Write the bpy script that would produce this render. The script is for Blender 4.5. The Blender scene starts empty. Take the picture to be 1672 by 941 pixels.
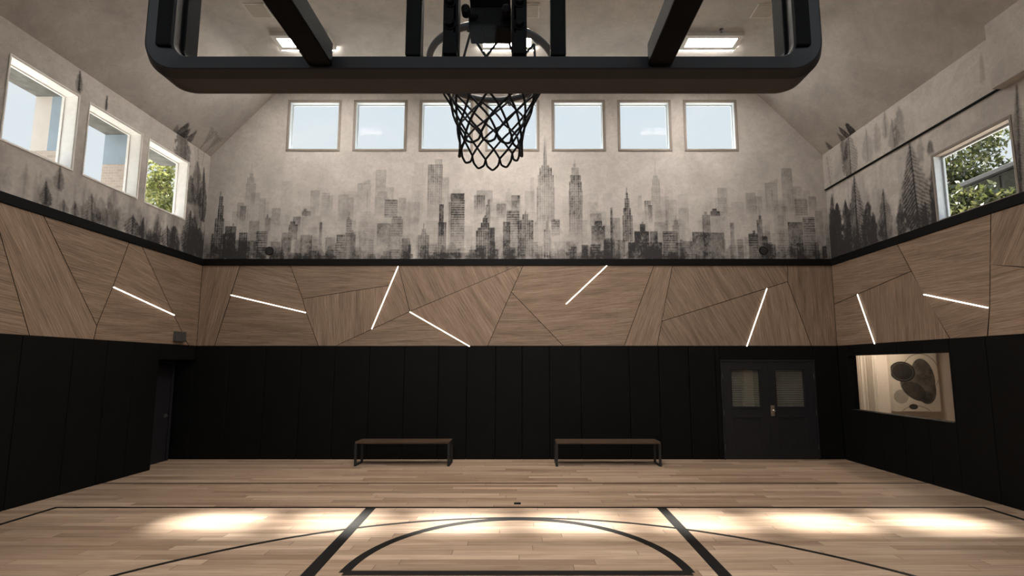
# Indoor basketball court with a painted skyline, seen from under the hoop.
# x = right, y = towards the far wall, z = up, metres; the camera stands at x=0, y=0.
import bpy, bmesh, math, random
import numpy as np
from mathutils import Vector, Matrix

random.seed(7)
rng = np.random.default_rng(11)
C = bpy.context.scene.collection
PI = math.pi

XL, XR, ZB = -6.855, 6.599, 10.303          # left wall, right wall, far wall
Y0 = -3.0                                    # wall behind the camera
WB, WT, BT = 2.321, 4.04, 4.184              # wood bottom, wood top, top of the black band
EAVE, ZC = 6.475, 8.037                      # eave and flat ceiling heights
FL, FR = -5.42, 5.109                        # where the slopes meet the flat ceiling

# light levels
LED_STR, PANEL_STR, FILL_STR, GALLERY_STR = 7.0, 82.0, 130.0, 27.0
FILL_ROWS = ((-1.2, 6.2), (0.6, 6.2), (-1.2, 3.4), (0.6, 3.4))  # unseen ceiling downlights, added to brighten the court and far wall
SUN_E, SUN_ANG, SUN_DIR = 26.0, 4.8, (0.87, -4.05, -7.1)
SKY_STR, SKY_BACK, EXPOSURE = 0.75, 2.0, 0.30


# measured outlines on the walls: (along the wall, height)
BACK_PANELS= [([(-6.855, 4.04), (-6.05, 4.04), (-6.481, 2.321), (-6.855, 2.321)], 80),
 ([(-6.05, 4.04), (-4.976, 4.04), (-4.679, 3.324), (-4.586, 3.023), (-6.206, 3.402)], -13),
 ([(-6.206, 3.402), (-4.586, 3.023), (-4.294, 2.321), (-6.481, 2.321)], -2),
 ([(-4.976, 4.04), (-2.664, 4.04), (-2.829, 3.613), (-4.679, 3.324)], -1),
 ([(-4.679, 3.324), (-2.829, 3.613), (-3.188, 2.672), (-3.934, 2.321), (-4.294, 2.321), (-4.586, 3.023)], 93),
 ([(-2.664, 4.04), (-3.188, 2.672), (-2.397, 3.049)], -62),
 ([(-2.664, 4.04), (-0.103, 4.04), (-2.397, 3.049)], -64),
 ([(-2.397, 3.049), (-0.103, 4.04), (0.002, 4.04), (-0.744, 2.321), (-1.117, 2.321)], -58),
 ([(-3.934, 2.321), (-3.188, 2.672), (-2.397, 3.049), (-1.117, 2.321)], 2),
 ([(-0.246, 3.468), (0.85, 2.321), (-0.744, 2.321)], 1),
 ([(0.002, 4.04), (-0.246, 3.468), (0.85, 2.321), (2.124, 2.321), (2.805, 4.04)], 5),
 ([(2.805, 4.04), (3.198, 4.04), (2.818, 2.321), (2.124, 2.321)], 70),
 ([(3.198, 4.04), (5.661, 4.04), (5.641, 3.692), (2.931, 2.841)], -62),
 ([(2.931, 2.841), (5.189, 3.547), (4.696, 2.321), (2.818, 2.321)], -60),
 ([(5.189, 3.547), (5.641, 3.692), (6.059, 2.321), (4.696, 2.321)], -84),
 ([(5.661, 4.04), (6.599, 4.04), (6.599, 2.321), (6.059, 2.321), (5.641, 3.692)], 91)]
RIGHT_PANELS= [([(10.303, 4.04), (8.453, 4.04), (8.194, 3.505), (10.303, 3.206)], -4),
 ([(10.303, 3.206), (9.553, 3.311), (9.186, 2.321), (10.303, 2.321)], 0),
 ([(9.553, 3.311), (8.194, 3.505), (7.57, 2.321), (9.186, 2.321)], 88),
 ([(8.453, 4.04), (6.711, 4.04), (6.876, 2.719), (7.986, 3.075)], -3),
 ([(7.986, 3.075), (6.876, 2.719), (6.957, 2.321), (7.57, 2.321)], 10)]
LEFT_PANELS= [([(6.806, 4.04), (8.34, 4.04), (8.087, 3.214), (7.854, 2.548)], -4),
 ([(8.34, 4.04), (8.63, 4.04), (9.568, 2.894), (8.087, 3.214)], -14),
 ([(8.087, 3.214), (9.568, 2.894), (10.058, 2.321), (7.823, 2.321), (7.854, 2.548)], 2),
 ([(8.63, 4.04), (10.303, 4.04), (10.303, 2.321), (10.058, 2.321), (9.568, 2.894)], -3)]
BACK_LED= [((-6.206, 3.402), (-4.586, 3.023)), ((-2.664, 4.024), (-3.188, 2.672)), ((-2.397, 3.042), (-1.117, 2.311)), ((1.796, 4.038), (0.911, 3.206)), ((5.189, 3.547), (4.696, 2.311))]
LEFT_LED= [((8.087, 3.214), (9.568, 2.894))]
RIGHT_LED= [((9.553, 3.311), (9.186, 2.312)), ((7.974, 3.073), (6.885, 2.72))]
BACK_SEAMS= [-6.153, -5.39, -4.652, -3.938, -3.211, -2.483, -1.768, -1.172, -0.57, -0.02, 0.553, 1.208, 2.224, 2.846, 3.47, 4.027]
LEFT_SEAMS= [6.714, 7.489, 8.106, 8.669]
RIGHT_SEAMS= [6.999, 7.551, 8.121, 8.659]
TOWERS=[
 ([(-6.586, -6.559, 5.678), (-6.595, -6.515, 5.567), (-6.605, -6.492, 5.361), (-6.656, -6.457, 5.075), (-6.71, -6.421, 4.735)], 0.55, 0.8, 4.198, 'v'),
 ([(-5.941, -5.928, 6.316), (-5.966, -5.892, 6.093), (-6.012, -5.865, 5.996), (-6.034, -5.822, 5.857)], 0.26, 0.04, 5.007, 'v'),
 ([(-6.193, -6.047, 5.43)], 0.28, 0.02, 5.007, ''),
 ([(-6.127, -6.002, 5.348)], 0.5, 0.02, 4.925, ''),
 ([(-6.267, -6.241, 4.966), (-6.426, -6.189, 4.898)], 0.7, 0.8, 4.198, ''),
 ([(-6.119, -5.935, 4.762)], 0.6, 0.6, 4.198, 'v'),
 ([(-5.916, -5.692, 5.02)], 0.28, 0.1, 4.198, ''),
 ([(-5.745, -5.501, 4.79)], 0.5, 0.45, 4.198, 'h'),
 ([(-5.551, -5.512, 5.17), (-5.571, -5.452, 5.088)], 0.4, 0.1, 4.493, ''),
 ([(-5.438, -5.253, 5.307)], 0.26, 0, 4.695, ''),
 ([(-5.416, -5.218, 4.56)], 0.5, 0.5, 4.198, ''),
 ([(-5.191, -4.987, 4.762)], 0.5, 0.45, 4.198, ''),
 ([(-5.026, -4.92, 5.007), (-5.055, -4.864, 4.939)], 0.68, 0.3, 4.6, ''),
 ([(-4.97, -4.811, 5.116)], 0.45, 0.1, 4.695, ''),
 ([(-4.75, -4.683, 5.293), (-4.785, -4.6, 5.238)], 0.5, 0.2, 5.129, ''),
 ([(-4.618, -4.425, 5.705)], 0.28, 0.0, 5.143, ''),
 ([(-5.258, -5.019, 5.913)], 0.1, 0, 4.762, ''),
 ([(-5.62, -5.514, 5.444)], 0.12, 0, 4.898, ''),
 ([(-4.788, -4.538, 4.708)], 0.42, 0.4, 4.198, ''),
 ([(-4.394, -4.334, 4.993)], 0.5, 0.1, 4.493, ''),
 ([(-4.013, -3.835, 4.722), (-4.035, -3.785, 4.533)], 0.72, 0.65, 4.198, 'h'),
 ([(-3.77, -3.757, 5.211), (-3.793, -3.74, 5.102), (-3.814, -3.702, 5.047)], 0.55, 0.4, 4.493, 'h'),
 ([(-3.829, -3.631, 4.762)], 0.5, 0.6, 4.198, ''),
 ([(-3.695, -3.656, 4.817), (-3.71, -3.604, 4.722)], 0.7, 0.6, 4.198, ''),
 ([(-4.008, -3.796, 5.609)], 0.25, 0.05, 5.007, ''),
 ([(-3.794, -3.675, 5.54)], 0.2, 0.05, 5.007, ''),
 ([(-2.979, -2.819, 5.774)], 0.2, 0.02, 5.238, ''),
 ([(-3.213, -2.986, 6.167)], 0.27, 0.1, 5.307, ''),
 ([(-3.169, -2.956, 5.678), (-3.213, -2.921, 5.554)], 0.22, 0.08, 5.143, ''),
 ([(-2.999, -2.72, 5.499)], 0.52, 0.3, 5.102, 'h'),
 ([(-2.696, -2.537, 5.532)], 0.38, 0.05, 5.238, ''),
 ([(-3.146, -2.849, 4.966)], 0.55, 0.15, 4.466, ''),
 ([(-2.82, -2.621, 5.116), (-2.84, -2.596, 5.061)], 0.5, 0.3, 4.681, 'h'),
 ([(-2.383, -2.182, 6.33), (-2.422, -2.129, 6.024)], 0.12, 0.02, 5.17, ''),
 ([(-2.504, -2.239, 5.444)], 0.15, 0.05, 4.898, ''),
 ([(-1.931, -1.77, 6.414)], 0.25, 0.25, 6.274, ''),
 ([(-2.078, -1.758, 6.288)], 0.46, 0.08, 5.088, 'v'),
 ([(-1.748, -1.61, 5.996)], 0.2, 0.02, 5.17, ''),
 ([(-1.569, -1.277, 5.636)], 0.75, 0.75, 5.499, ''),
 ([(-1.558, -1.267, 5.499)], 0.58, 0.22, 4.278, 'h'),
 ([(-1.611, -1.545, 5.444)], 0.4, 0.1, 4.278, ''),
 ([(-1.812, -1.72, 5.389)], 0.72, 0.5, 4.695, ''),
 ([(-1.83, -1.659, 4.993)], 0.6, 0.4, 4.198, 'v'),
 ([(-2.148, -2.132, 4.966), (-2.178, -2.098, 4.844), (-2.189, -2.077, 4.749), (-2.262, -2.017, 4.708)], 0.55, 0.35, 4.198, 'v'),
 ([(-2.448, -2.429, 4.587), (-2.464, -2.405, 4.506), (-2.519, -2.362, 4.291)], 0.6, 0.6, 4.198, ''),
 ([(-1.061, -0.829, 5.595)], 0.4, 0.04, 5.088, 'v'),
 ([(-1.008, -0.663, 5.705)], 0.33, 0.03, 5.061, ''),
 ([(-0.77, -0.716, 5.504), (-0.807, -0.714, 5.375)], 0.62, 0.1, 4.83, ''),
 ([(-0.833, -0.807, 5.143), (-0.872, -0.766, 5.088), (-0.911, -0.726, 4.979), (-0.976, -0.712, 4.871), (-1.012, -0.67, 4.803)], 0.82, 0.72, 4.198, 'v'),
 ([(-0.71, -0.604, 4.871)], 0.5, 0.5, 4.198, ''),
 ([(-3.435, -3.198, 4.844)], 0.2, 0.15, 4.198, 'h'),
 ([(-1.758, -1.023, 4.318)], 0.6, 0.7, 4.198, ''),
 ([(-1.154, -0.997, 4.385)], 0.6, 0.6, 4.198, ''),
 ([(0.477, 0.486, 7.119), (0.464, 0.497, 6.723), (0.445, 0.519, 6.639), (0.404, 0.565, 6.274), (0.363, 0.631, 6.218), (0.329, 0.67, 6.051), (0.301, 0.687, 5.788)], 0.58, 0.22, 5.007, 'v'),
 ([(1.124, 1.137, 6.414), (1.101, 1.155, 6.316), (1.06, 1.22, 6.218)], 0.28, 0.3, 6.051, ''),
 ([(1.031, 1.258, 6.051), (1.009, 1.283, 5.899), (0.996, 1.294, 5.705)], 0.55, 0.12, 4.654, 'v'),
 ([(-0.569, -0.37, 5.403)], 0.42, 0.02, 5.034, ''),
 ([(-0.345, -0.278, 5.747), (-0.371, -0.251, 5.664)], 0.22, 0.02, 5.17, ''),
 ([(-0.251, -0.065, 5.595)], 0.52, 0.08, 5.238, ''),
 ([(-0.238, -0.131, 5.471)], 0.3, 0.05, 5.238, ''),
 ([(-0.356, -0.078, 5.252)], 0.5, 0.2, 4.627, 'h'),
 ([(-0.427, -0.275, 5.0)], 0.72, 0.6, 4.198, ''),
 ([(0.041, 0.068, 5.238), (-0.012, 0.108, 5.17), (-0.117, 0.226, 5.034)], 0.52, 0.45, 4.198, 'v'),
 ([(-0.71, -0.617, 4.871)], 0.75, 0.7, 4.198, ''),
 ([(0.041, 0.254, 5.691)], 0.17, 0.02, 5.102, ''),
 ([(0.161, 0.241, 5.996)], 0.15, 0, 5.17, ''),
 ([(0.61, 0.795, 5.047)], 0.55, 0.3, 4.695, 'h'),
 ([(0.531, 0.551, 5.116), (0.491, 0.564, 5.007), (0.449, 0.594, 4.83)], 0.5, 0.4, 4.198, 'v'),
 ([(1.458, 1.696, 5.184)], 0.28, 0.02, 4.83, ''),
 ([(1.55, 1.708, 5.02), (1.477, 1.767, 4.912)], 0.6, 0.2, 4.198, ''),
 ([(1.892, 1.939, 5.32)], 0.58, 0.3, 4.493, ''),
 ([(1.887, 2.098, 5.088)], 0.32, 0.2, 4.198, ''),
 ([(2.248, 2.262, 5.76), (2.232, 2.279, 5.65), (2.208, 2.308, 5.526), (2.177, 2.336, 5.307), (2.149, 2.367, 5.143)], 0.58, 0.4, 4.56, 'v'),
 ([(1.736, 1.942, 5.636)], 0.12, 0, 5.17, ''),
 ([(1.45, 1.636, 5.636)], 0.12, 0, 5.17, ''),
 ([(2.498, 2.577, 5.581)], 0.15, 0, 5.034, ''),
 ([(2.636, 2.775, 5.471)], 0.42, 0.03, 5.034, 'v'),
 ([(2.714, 2.799, 5.375)], 0.62, 0.05, 4.925, ''),
 ([(2.885, 2.899, 6.358), (2.867, 2.907, 6.204), (2.844, 2.951, 6.043), (2.82, 2.98, 5.954), (2.794, 2.987, 5.788)], 0.33, 0.03, 5.102, 'v'),
 ([(3.015, 3.175, 5.567)], 0.14, 0, 5.034, ''),
 ([(3.104, 3.117, 5.293), (3.073, 3.139, 5.034), (2.835, 3.125, 4.993)], 0.32, 0.15, 4.198, ''),
 ([(3.3, 3.313, 5.143), (3.27, 3.349, 5.034), (3.223, 3.369, 4.925)], 0.4, 0.15, 4.627, ''),
 ([(2.569, 2.595, 5.007), (2.526, 2.638, 4.952), (2.402, 2.719, 4.79), (2.263, 2.986, 4.547)], 0.78, 0.75, 4.198, ''),
 ([(2.74, 2.898, 4.79)], 0.7, 0.7, 4.198, ''),
 ([(3.016, 3.332, 4.79)], 0.55, 0.5, 4.198, 'h'),
 ([(3.44, 3.644, 4.573)], 0.42, 0.3, 4.198, ''),
 ([(3.648, 3.898, 4.776)], 0.5, 0.4, 4.198, ''),
 ([(3.927, 3.98, 5.225), (3.876, 4.048, 5.156)], 0.45, 0.3, 4.695, ''),
 ([(4.103, 4.196, 5.293), (4.059, 4.265, 5.238)], 0.58, 0.5, 5.129, ''),
 ([(4.231, 4.444, 5.76)], 0.25, 0, 5.17, ''),
 ([(3.898, 4.332, 4.762)], 0.6, 0.55, 4.198, ''),
 ([(4.473, 4.552, 4.979)], 0.55, 0.2, 4.358, ''),
 ([(4.84, 5.053, 5.65)], 0.25, 0.08, 5.17, ''),
 ([(5.05, 5.197, 5.567)], 0.2, 0.05, 5.17, ''),
 ([(5.642, 5.876, 6.204)], 0.32, 0.1, 5.238, ''),
 ([(5.863, 6.069, 5.788)], 0.2, 0.05, 5.238, ''),
 ([(5.898, 6.164, 5.512)], 0.46, 0.2, 5.143, 'h'),
 ([(6.208, 6.368, 5.567)], 0.28, 0.05, 5.238, ''),
 ([(4.953, 5.006, 4.803), (4.858, 5.055, 4.735)], 0.76, 0.65, 4.198, 'h'),
 ([(5.121, 5.135, 5.266), (5.096, 5.155, 5.143), (5.05, 5.169, 5.047)], 0.55, 0.3, 4.198, ''),
 ([(5.159, 5.264, 4.681)], 0.6, 0.6, 4.198, ''),
 ([(5.48, 5.717, 4.844)], 0.25, 0.2, 4.198, 'h'),
 ([(5.721, 6.037, 4.993)], 0.6, 0.45, 4.198, ''),
 ([(6.054, 6.305, 5.102)], 0.5, 0.4, 4.198, 'h'),
 ([(6.322, 6.481, 5.238)], 0.25, 0.15, 4.198, ''),
 ([(6.428, 6.52, 4.466)], 0.7, 0.7, 4.198, ''),
 ([(4.52, 4.785, 5.444)], 0.12, 0.02, 4.762, ''),
 ([(3.364, 3.59, 5.307)], 0.15, 0, 4.762, ''),
 ([(1.263, 1.395, 4.493)], 0.5, 0.6, 4.198, ''),
 ([(-3.604, -3.312, 5.857)], 0.22, 0.0, 5.17, ''),
 ([(5.271, 5.537, 5.871)], 0.25, 0.05, 5.17, ''),
 ([(-3.389, -3.376, 5.719)], 0.45, 0.1, 5.17, ''),
 ([(5.415, 5.429, 5.719)], 0.45, 0.1, 5.238, ''),
]
SLANTS= [[(-3.617, 5.843), (-3.327, 5.968), (-3.323, 5.843)], [(5.29, 5.857), (5.56, 5.987), (5.553, 5.857)]]
RIGHT_TREES= [(7.99, 5.68, 7.95, 4.19, 0.33, 0.8, 'f'), (9.4, 5.67, 9.43, 4.22, 0.28, 0.7, 'f'), (8.67, 5.12, 8.68, 4.22, 0.18, 0.68, 'f'), (9.09, 5.05, 9.14, 4.2, 0.18, 0.82, 'b'), (8.97, 4.81, 8.99, 4.22, 0.09, 0.75, 'b'), (9.98, 5.33, 10.03, 4.16, 0.19, 0.85, 'b'), (9.71, 5.31, 9.76, 4.2, 0.15, 0.8, 'b'), (10.12, 5.58, 10.23, 4.21, 0.12, 0.75, 'b'), (9.43, 6.63, 9.44, 5.72, 0.25, 0.6, 'f'), (9.59, 6.78, 9.58, 6.1, 0.11, 0.5, 'b'), (8.29, 6.27, 8.27, 5.75, 0.15, 0.35, 'f'), (8.11, 6.44, 8.16, 5.79, 0.12, 0.35, 'b'), (8.44, 6.52, 8.45, 6.01, 0.09, 0.3, 'f'), (8.93, 6.4, 8.94, 5.79, 0.16, 0.25, 'f'), (8.66, 6.41, 8.68, 5.88, 0.1, 0.22, 'b'), (7.58, 5.22, 7.64, 4.2, 0.08, 0.75, 'b'), (8.3, 4.75, 8.32, 4.19, 0.12, 0.6, 'b'), (7.79, 4.58, 7.78, 4.18, 0.14, 0.45, 'f'), (7.59, 5.56, 7.59, 5.35, 0.07, 0.6, 'b'), (7.77, 5.71, 7.79, 5.29, 0.07, 0.3, 'b'), (6.17, 5.63, 6.28, 4.06, 0.12, 0.6, 'f'), (6.57, 6.38, 6.59, 5.97, 0.04, 0.25, 'b'), (10.15, 6.42, 10.06, 5.36, 0.14, 0.5, 't')]
LEFT_TREES= [(6.79, 4.54, 6.82, 4.2, 0.1, 0.85, 'f'), (8.37, 4.54, 8.39, 4.19, 0.22, 0.70, 'f'), (8.6, 4.57, 8.61, 4.18, 0.06, 0.85, 'f'), (9.2, 4.58, 9.25, 4.2, 0.21, 0.75, 'f'), (9.39, 4.66, 9.46, 4.18, 0.15, 0.8, 'b'), (9.81, 5.08, 9.81, 4.19, 0.23, 0.92, 'f'), (10.12, 6.13, 10.18, 5.0, 0.14, 0.92, 'f'), (9.89, 6.21, 9.99, 5.31, 0.17, 0.5, 'b'), (9.74, 5.84, 9.8, 5.27, 0.13, 0.6, 'b'), (6.97, 4.86, 6.98, 4.5, 0.09, 0.55, 'f'), (7.53, 4.61, 7.58, 4.17, 0.19, 0.55, 'f'), (7.7, 4.65, 7.77, 4.26, 0.11, 0.3, 'b'), (7.26, 4.41, 7.28, 4.19, 0.08, 0.50, 'f'), (7.08, 4.37, 7.1, 4.17, 0.09, 0.50, 'f'), (8.9, 4.37, 8.94, 4.21, 0.09, 0.6, 'b'), (10.12, 4.84, 10.18, 4.26, 0.14, 0.65, 'b'), (9.94, 5.05, 9.99, 4.28, 0.15, 0.5, 'b'), (7.85, 4.72, 7.92, 4.26, 0.09, 0.3, 'b'), (7.12, 6.45, 7.13, 6.12, 0.07, 0.70, 'f'), (7.63, 6.34, 7.63, 6.1, 0.03, 0.70, 'f'), (9.42, 6.74, 9.45, 6.01, 0.24, 0.65, 'b'), (9.89, 6.57, 9.96, 5.73, 0.17, 0.5, 't'), (10.14, 6.83, 10.05, 6.17, 0.15, 0.45, 't'), (8.76, 4.43, 8.79, 4.14, 0.07, 0.4, 'b')]

# ------------------------------------------------------------------ materials
MATS = {}

def new_mat(name):
    m = bpy.data.materials.new(name)
    m.use_nodes = True
    nt = m.node_tree
    nt.nodes.clear()
    out = nt.nodes.new('ShaderNodeOutputMaterial')
    return m, nt, out

class N:
    """tiny helper to write node graphs"""
    def __init__(self, nt):
        self.nt = nt
    def node(self, kind, **kw):
        n = self.nt.nodes.new(kind)
        for k, v in kw.items():
            setattr(n, k, v)
        return n
    def put(self, sock, v):
        if isinstance(v, bpy.types.NodeSocket):
            self.nt.links.new(v, sock)
        elif v is not None:
            if hasattr(sock.default_value, '__len__') and not hasattr(v, '__len__'):
                v = [v] * len(sock.default_value)
            if hasattr(v, '__len__') and len(sock.default_value) == 4 and len(v) == 3:
                v = (*v, 1.0)
            sock.default_value = v
    def math(self, op, a, b=None, c=None):
        n = self.node('ShaderNodeMath', operation=op)
        for s, v in zip(n.inputs, (a, b, c)):
            self.put(s, v)
        return n.outputs[0]
    def mix(self, f, a, b, mode='MIX'):
        n = self.node('ShaderNodeMix', data_type='RGBA', blend_type=mode)
        self.put(n.inputs[0], f); self.put(n.inputs[6], a); self.put(n.inputs[7], b)
        return n.outputs[2]
    def noise(self, vec, scale, detail=4.0, rough=0.55, dist=0.0, dims='3D'):
        n = self.node('ShaderNodeTexNoise', noise_dimensions=dims)
        self.put(n.inputs['Vector'], vec)
        n.inputs['Scale'].default_value = scale
        n.inputs['Detail'].default_value = detail
        n.inputs['Roughness'].default_value = rough
        n.inputs['Distortion'].default_value = dist
        return n.outputs[0]
    def ramp(self, f, stops):
        n = self.node('ShaderNodeValToRGB')
        e = n.color_ramp.elements
        while len(e) < len(stops):
            e.new(0.5)
        for el, (p, c) in zip(e, stops):
            el.position = p
            el.color = (*c, 1.0) if len(c) == 3 else c
        self.put(n.inputs[0], f)
        return n.outputs[0]
    def mapping(self, vec, scale=(1, 1, 1), rot=(0, 0, 0), loc=(0, 0, 0)):
        n = self.node('ShaderNodeMapping')
        self.put(n.inputs[0], vec)
        n.inputs['Scale'].default_value = scale
        n.inputs['Rotation'].default_value = rot
        n.inputs['Location'].default_value = loc
        return n.outputs[0]
    def bump(self, h, strength=0.1, dist=0.01):
        n = self.node('ShaderNodeBump')
        n.inputs['Strength'].default_value = strength
        n.inputs['Distance'].default_value = dist
        self.put(n.inputs['Height'], h)
        return n.outputs[0]
    def pos(self):
        return self.node('ShaderNodeNewGeometry').outputs['Position']
    def obj(self):
        return self.node('ShaderNodeTexCoord').outputs['Object']
    def uv(self):
        return self.node('ShaderNodeTexCoord').outputs['UV']
    def rnd(self):
        return self.node('ShaderNodeObjectInfo').outputs['Random']
    def pbsdf(self, color, rough=0.5, metal=0.0, normal=None, spec=None, emis=None, estr=0.0):
        n = self.node('ShaderNodeBsdfPrincipled')
        self.put(n.inputs['Base Color'], color)
        self.put(n.inputs['Roughness'], rough)
        self.put(n.inputs['Metallic'], metal)
        if spec is not None:
            self.put(n.inputs['Specular IOR Level'], spec)
        if normal is not None:
            self.put(n.inputs['Normal'], normal)
        if emis is not None:
            self.put(n.inputs['Emission Color'], emis)
            n.inputs['Emission Strength'].default_value = estr
        return n.outputs[0]

def simple(name, color, rough=0.5, metal=0.0, var=0.12, scale=14.0, bump=0.05, spec=None):
    """plain coat with a little noise in tone and relief"""
    m, nt, out = new_mat(name)
    g = N(nt)
    p = g.obj()
    f = g.noise(p, scale)
    lo = tuple(c * (1 - var) for c in color)
    hi = tuple(min(1, c * (1 + var)) for c in color)
    col = g.ramp(f, [(0.3, lo), (0.7, hi)])
    nrm = g.bump(g.noise(p, scale * 12, 3), bump, 0.004)
    nt.links.new(g.pbsdf(col, rough, metal, nrm, spec), out.inputs[0])
    MATS[name] = m
    return m

def emitter(name, color, strength):
    m, nt, out = new_mat(name)
    e = nt.nodes.new('ShaderNodeEmission')
    e.inputs[0].default_value = (*color, 1)
    e.inputs[1].default_value = strength
    nt.links.new(e.outputs[0], out.inputs[0])
    MATS[name] = m
    return m

def glass(name, tint=(0.97, 0.985, 0.98), refl=1.0):
    m, nt, out = new_mat(name)
    g = N(nt)
    t = g.node('ShaderNodeBsdfTransparent'); t.inputs[0].default_value = (*tint, 1)
    s = g.node('ShaderNodeBsdfGlossy'); s.inputs['Roughness'].default_value = 0.02
    s.inputs[0].default_value = (1, 1, 1, 1)
    lw = g.node('ShaderNodeLayerWeight'); lw.inputs[0].default_value = 0.5
    f5 = g.math('POWER', lw.outputs['Facing'], 5.0)
    mx = g.node('ShaderNodeMixShader')
    g.put(mx.inputs[0], g.math('MULTIPLY', g.math('MULTIPLY_ADD', f5, 0.5, 0.03), refl))
    nt.links.new(t.outputs[0], mx.inputs[1]); nt.links.new(s.outputs[0], mx.inputs[2])
    nt.links.new(mx.outputs[0], out.inputs[0])
    MATS[name] = m
    return m

def plaster_mat(name, ink, k_=1.0):
    """mottled troweled plaster; with ink, a grey wash mural carried by the 'ink' attribute"""
    m, nt, out = new_mat(name)
    g = N(nt)
    p = g.pos()
    n1 = g.noise(p, 1.3, 6, 0.62, 0.6)
    n2 = g.noise(p, 7.0, 5, 0.6, 1.2)
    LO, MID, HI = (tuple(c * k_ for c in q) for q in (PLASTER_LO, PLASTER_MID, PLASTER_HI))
    base = g.ramp(n1, [(0.28, LO), (0.55, MID), (0.78, HI)])
    base = g.mix(g.ramp(n2, [(0.35, (0.22,) * 3), (0.6, (0, 0, 0))]), base, PLASTER_DARK)
    # short trowel marks
    n3 = g.noise(g.mapping(p, (3, 3, 1.2), (0.4, 0.7, 0.2)), 9.0, 3, 0.5, 2.5)
    base = g.mix(g.ramp(n3, [(0.60, (0, 0, 0)), (0.72, (0.42,) * 3)]), base, PLASTER_DARK)
    if ink:
        a = g.node('ShaderNodeAttribute', attribute_name='ink').outputs['Fac']
        w = g.noise(g.mapping(p, (1, 1, 0.55)), 11.0, 6, 0.68, 1.5)
        w2 = g.noise(p, 42.0, 4, 0.7, 0.8)
        k = g.math('MULTIPLY_ADD', w, 0.9, 0.55)
        k2 = g.math('MULTIPLY_ADD', w2, 0.7, 0.65)
        f = g.math('MINIMUM', g.math('MULTIPLY', g.math('MULTIPLY', g.math('MULTIPLY', a, 1.16), k), k2), 0.97)
        base = g.mix(f, base, INK)
    nrm = g.bump(g.noise(p, 22, 5, 0.6, 0.8), 0.12, 0.01)
    nt.links.new(g.pbsdf(base, 0.85, 0, nrm, 0.2), out.inputs[0])
    MATS[name] = m
    return m

PLASTER_LO, PLASTER_MID, PLASTER_HI = (0.45, 0.425, 0.40), (0.575, 0.545, 0.515), (0.65, 0.62, 0.59)
PLASTER_DARK = (0.27, 0.25, 0.235)
INK = (0.028, 0.027, 0.028)
plaster_mat('mural_plaster', True)
plaster_mat('shaded_plaster', True, 0.80)  # same plaster darkened so the ceiling looks less lit

def wood_mat(name, cols, rough=0.55):
    """straight-grained oak veneer, grain along U"""
    m, nt, out = new_mat(name)
    g = N(nt)
    r = g.rnd()
    off = g.node('ShaderNodeCombineXYZ')
    g.put(off.inputs[0], g.math('MULTIPLY', r, 37.0)); g.put(off.inputs[1], g.math('MULTIPLY', r, 91.0))
    v = g.node('ShaderNodeVectorMath', operation='ADD')
    g.put(v.inputs[0], g.uv()); g.put(v.inputs[1], off.outputs[0])
    uv = v.outputs[0]
    fine = g.noise(g.mapping(uv, (1.6, 70, 1)), 1.0, 5, 0.7, 0.25)
    broad = g.noise(g.mapping(uv, (0.7, 9, 1)), 1.0, 4, 0.6, 0.6)
    pore = g.noise(g.mapping(uv, (6, 210, 1)), 1.0, 2, 0.5, 0.0)
    f = g.math('MULTIPLY_ADD', fine, 0.75, g.math('MULTIPLY', broad, 0.35))
    col = g.ramp(f, [(0.36, cols[0]), (0.52, cols[1]), (0.68, cols[2])])
    col = g.mix(g.ramp(pore, [(0.55, (0, 0, 0)), (0.72, (0.6,) * 3)]), col, cols[0])
    hsv = g.node('ShaderNodeHueSaturation')
    g.put(hsv.inputs['Value'], g.math('MULTIPLY_ADD', r, 0.22, 0.89))
    g.put(hsv.inputs['Color'], col)
    nrm = g.bump(fine, 0.25, 0.004)
    nt.links.new(g.pbsdf(hsv.outputs[0], rough, 0, nrm, 0.3), out.inputs[0])
    MATS[name] = m
    return m

wood_mat('oak_panel', ((0.105, 0.070, 0.047), (0.24, 0.170, 0.120), (0.37, 0.275, 0.205)))
wood_mat('bench_wood', ((0.03, 0.018, 0.011), (0.065, 0.04, 0.025), (0.10, 0.063, 0.04)), 0.5)

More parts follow.
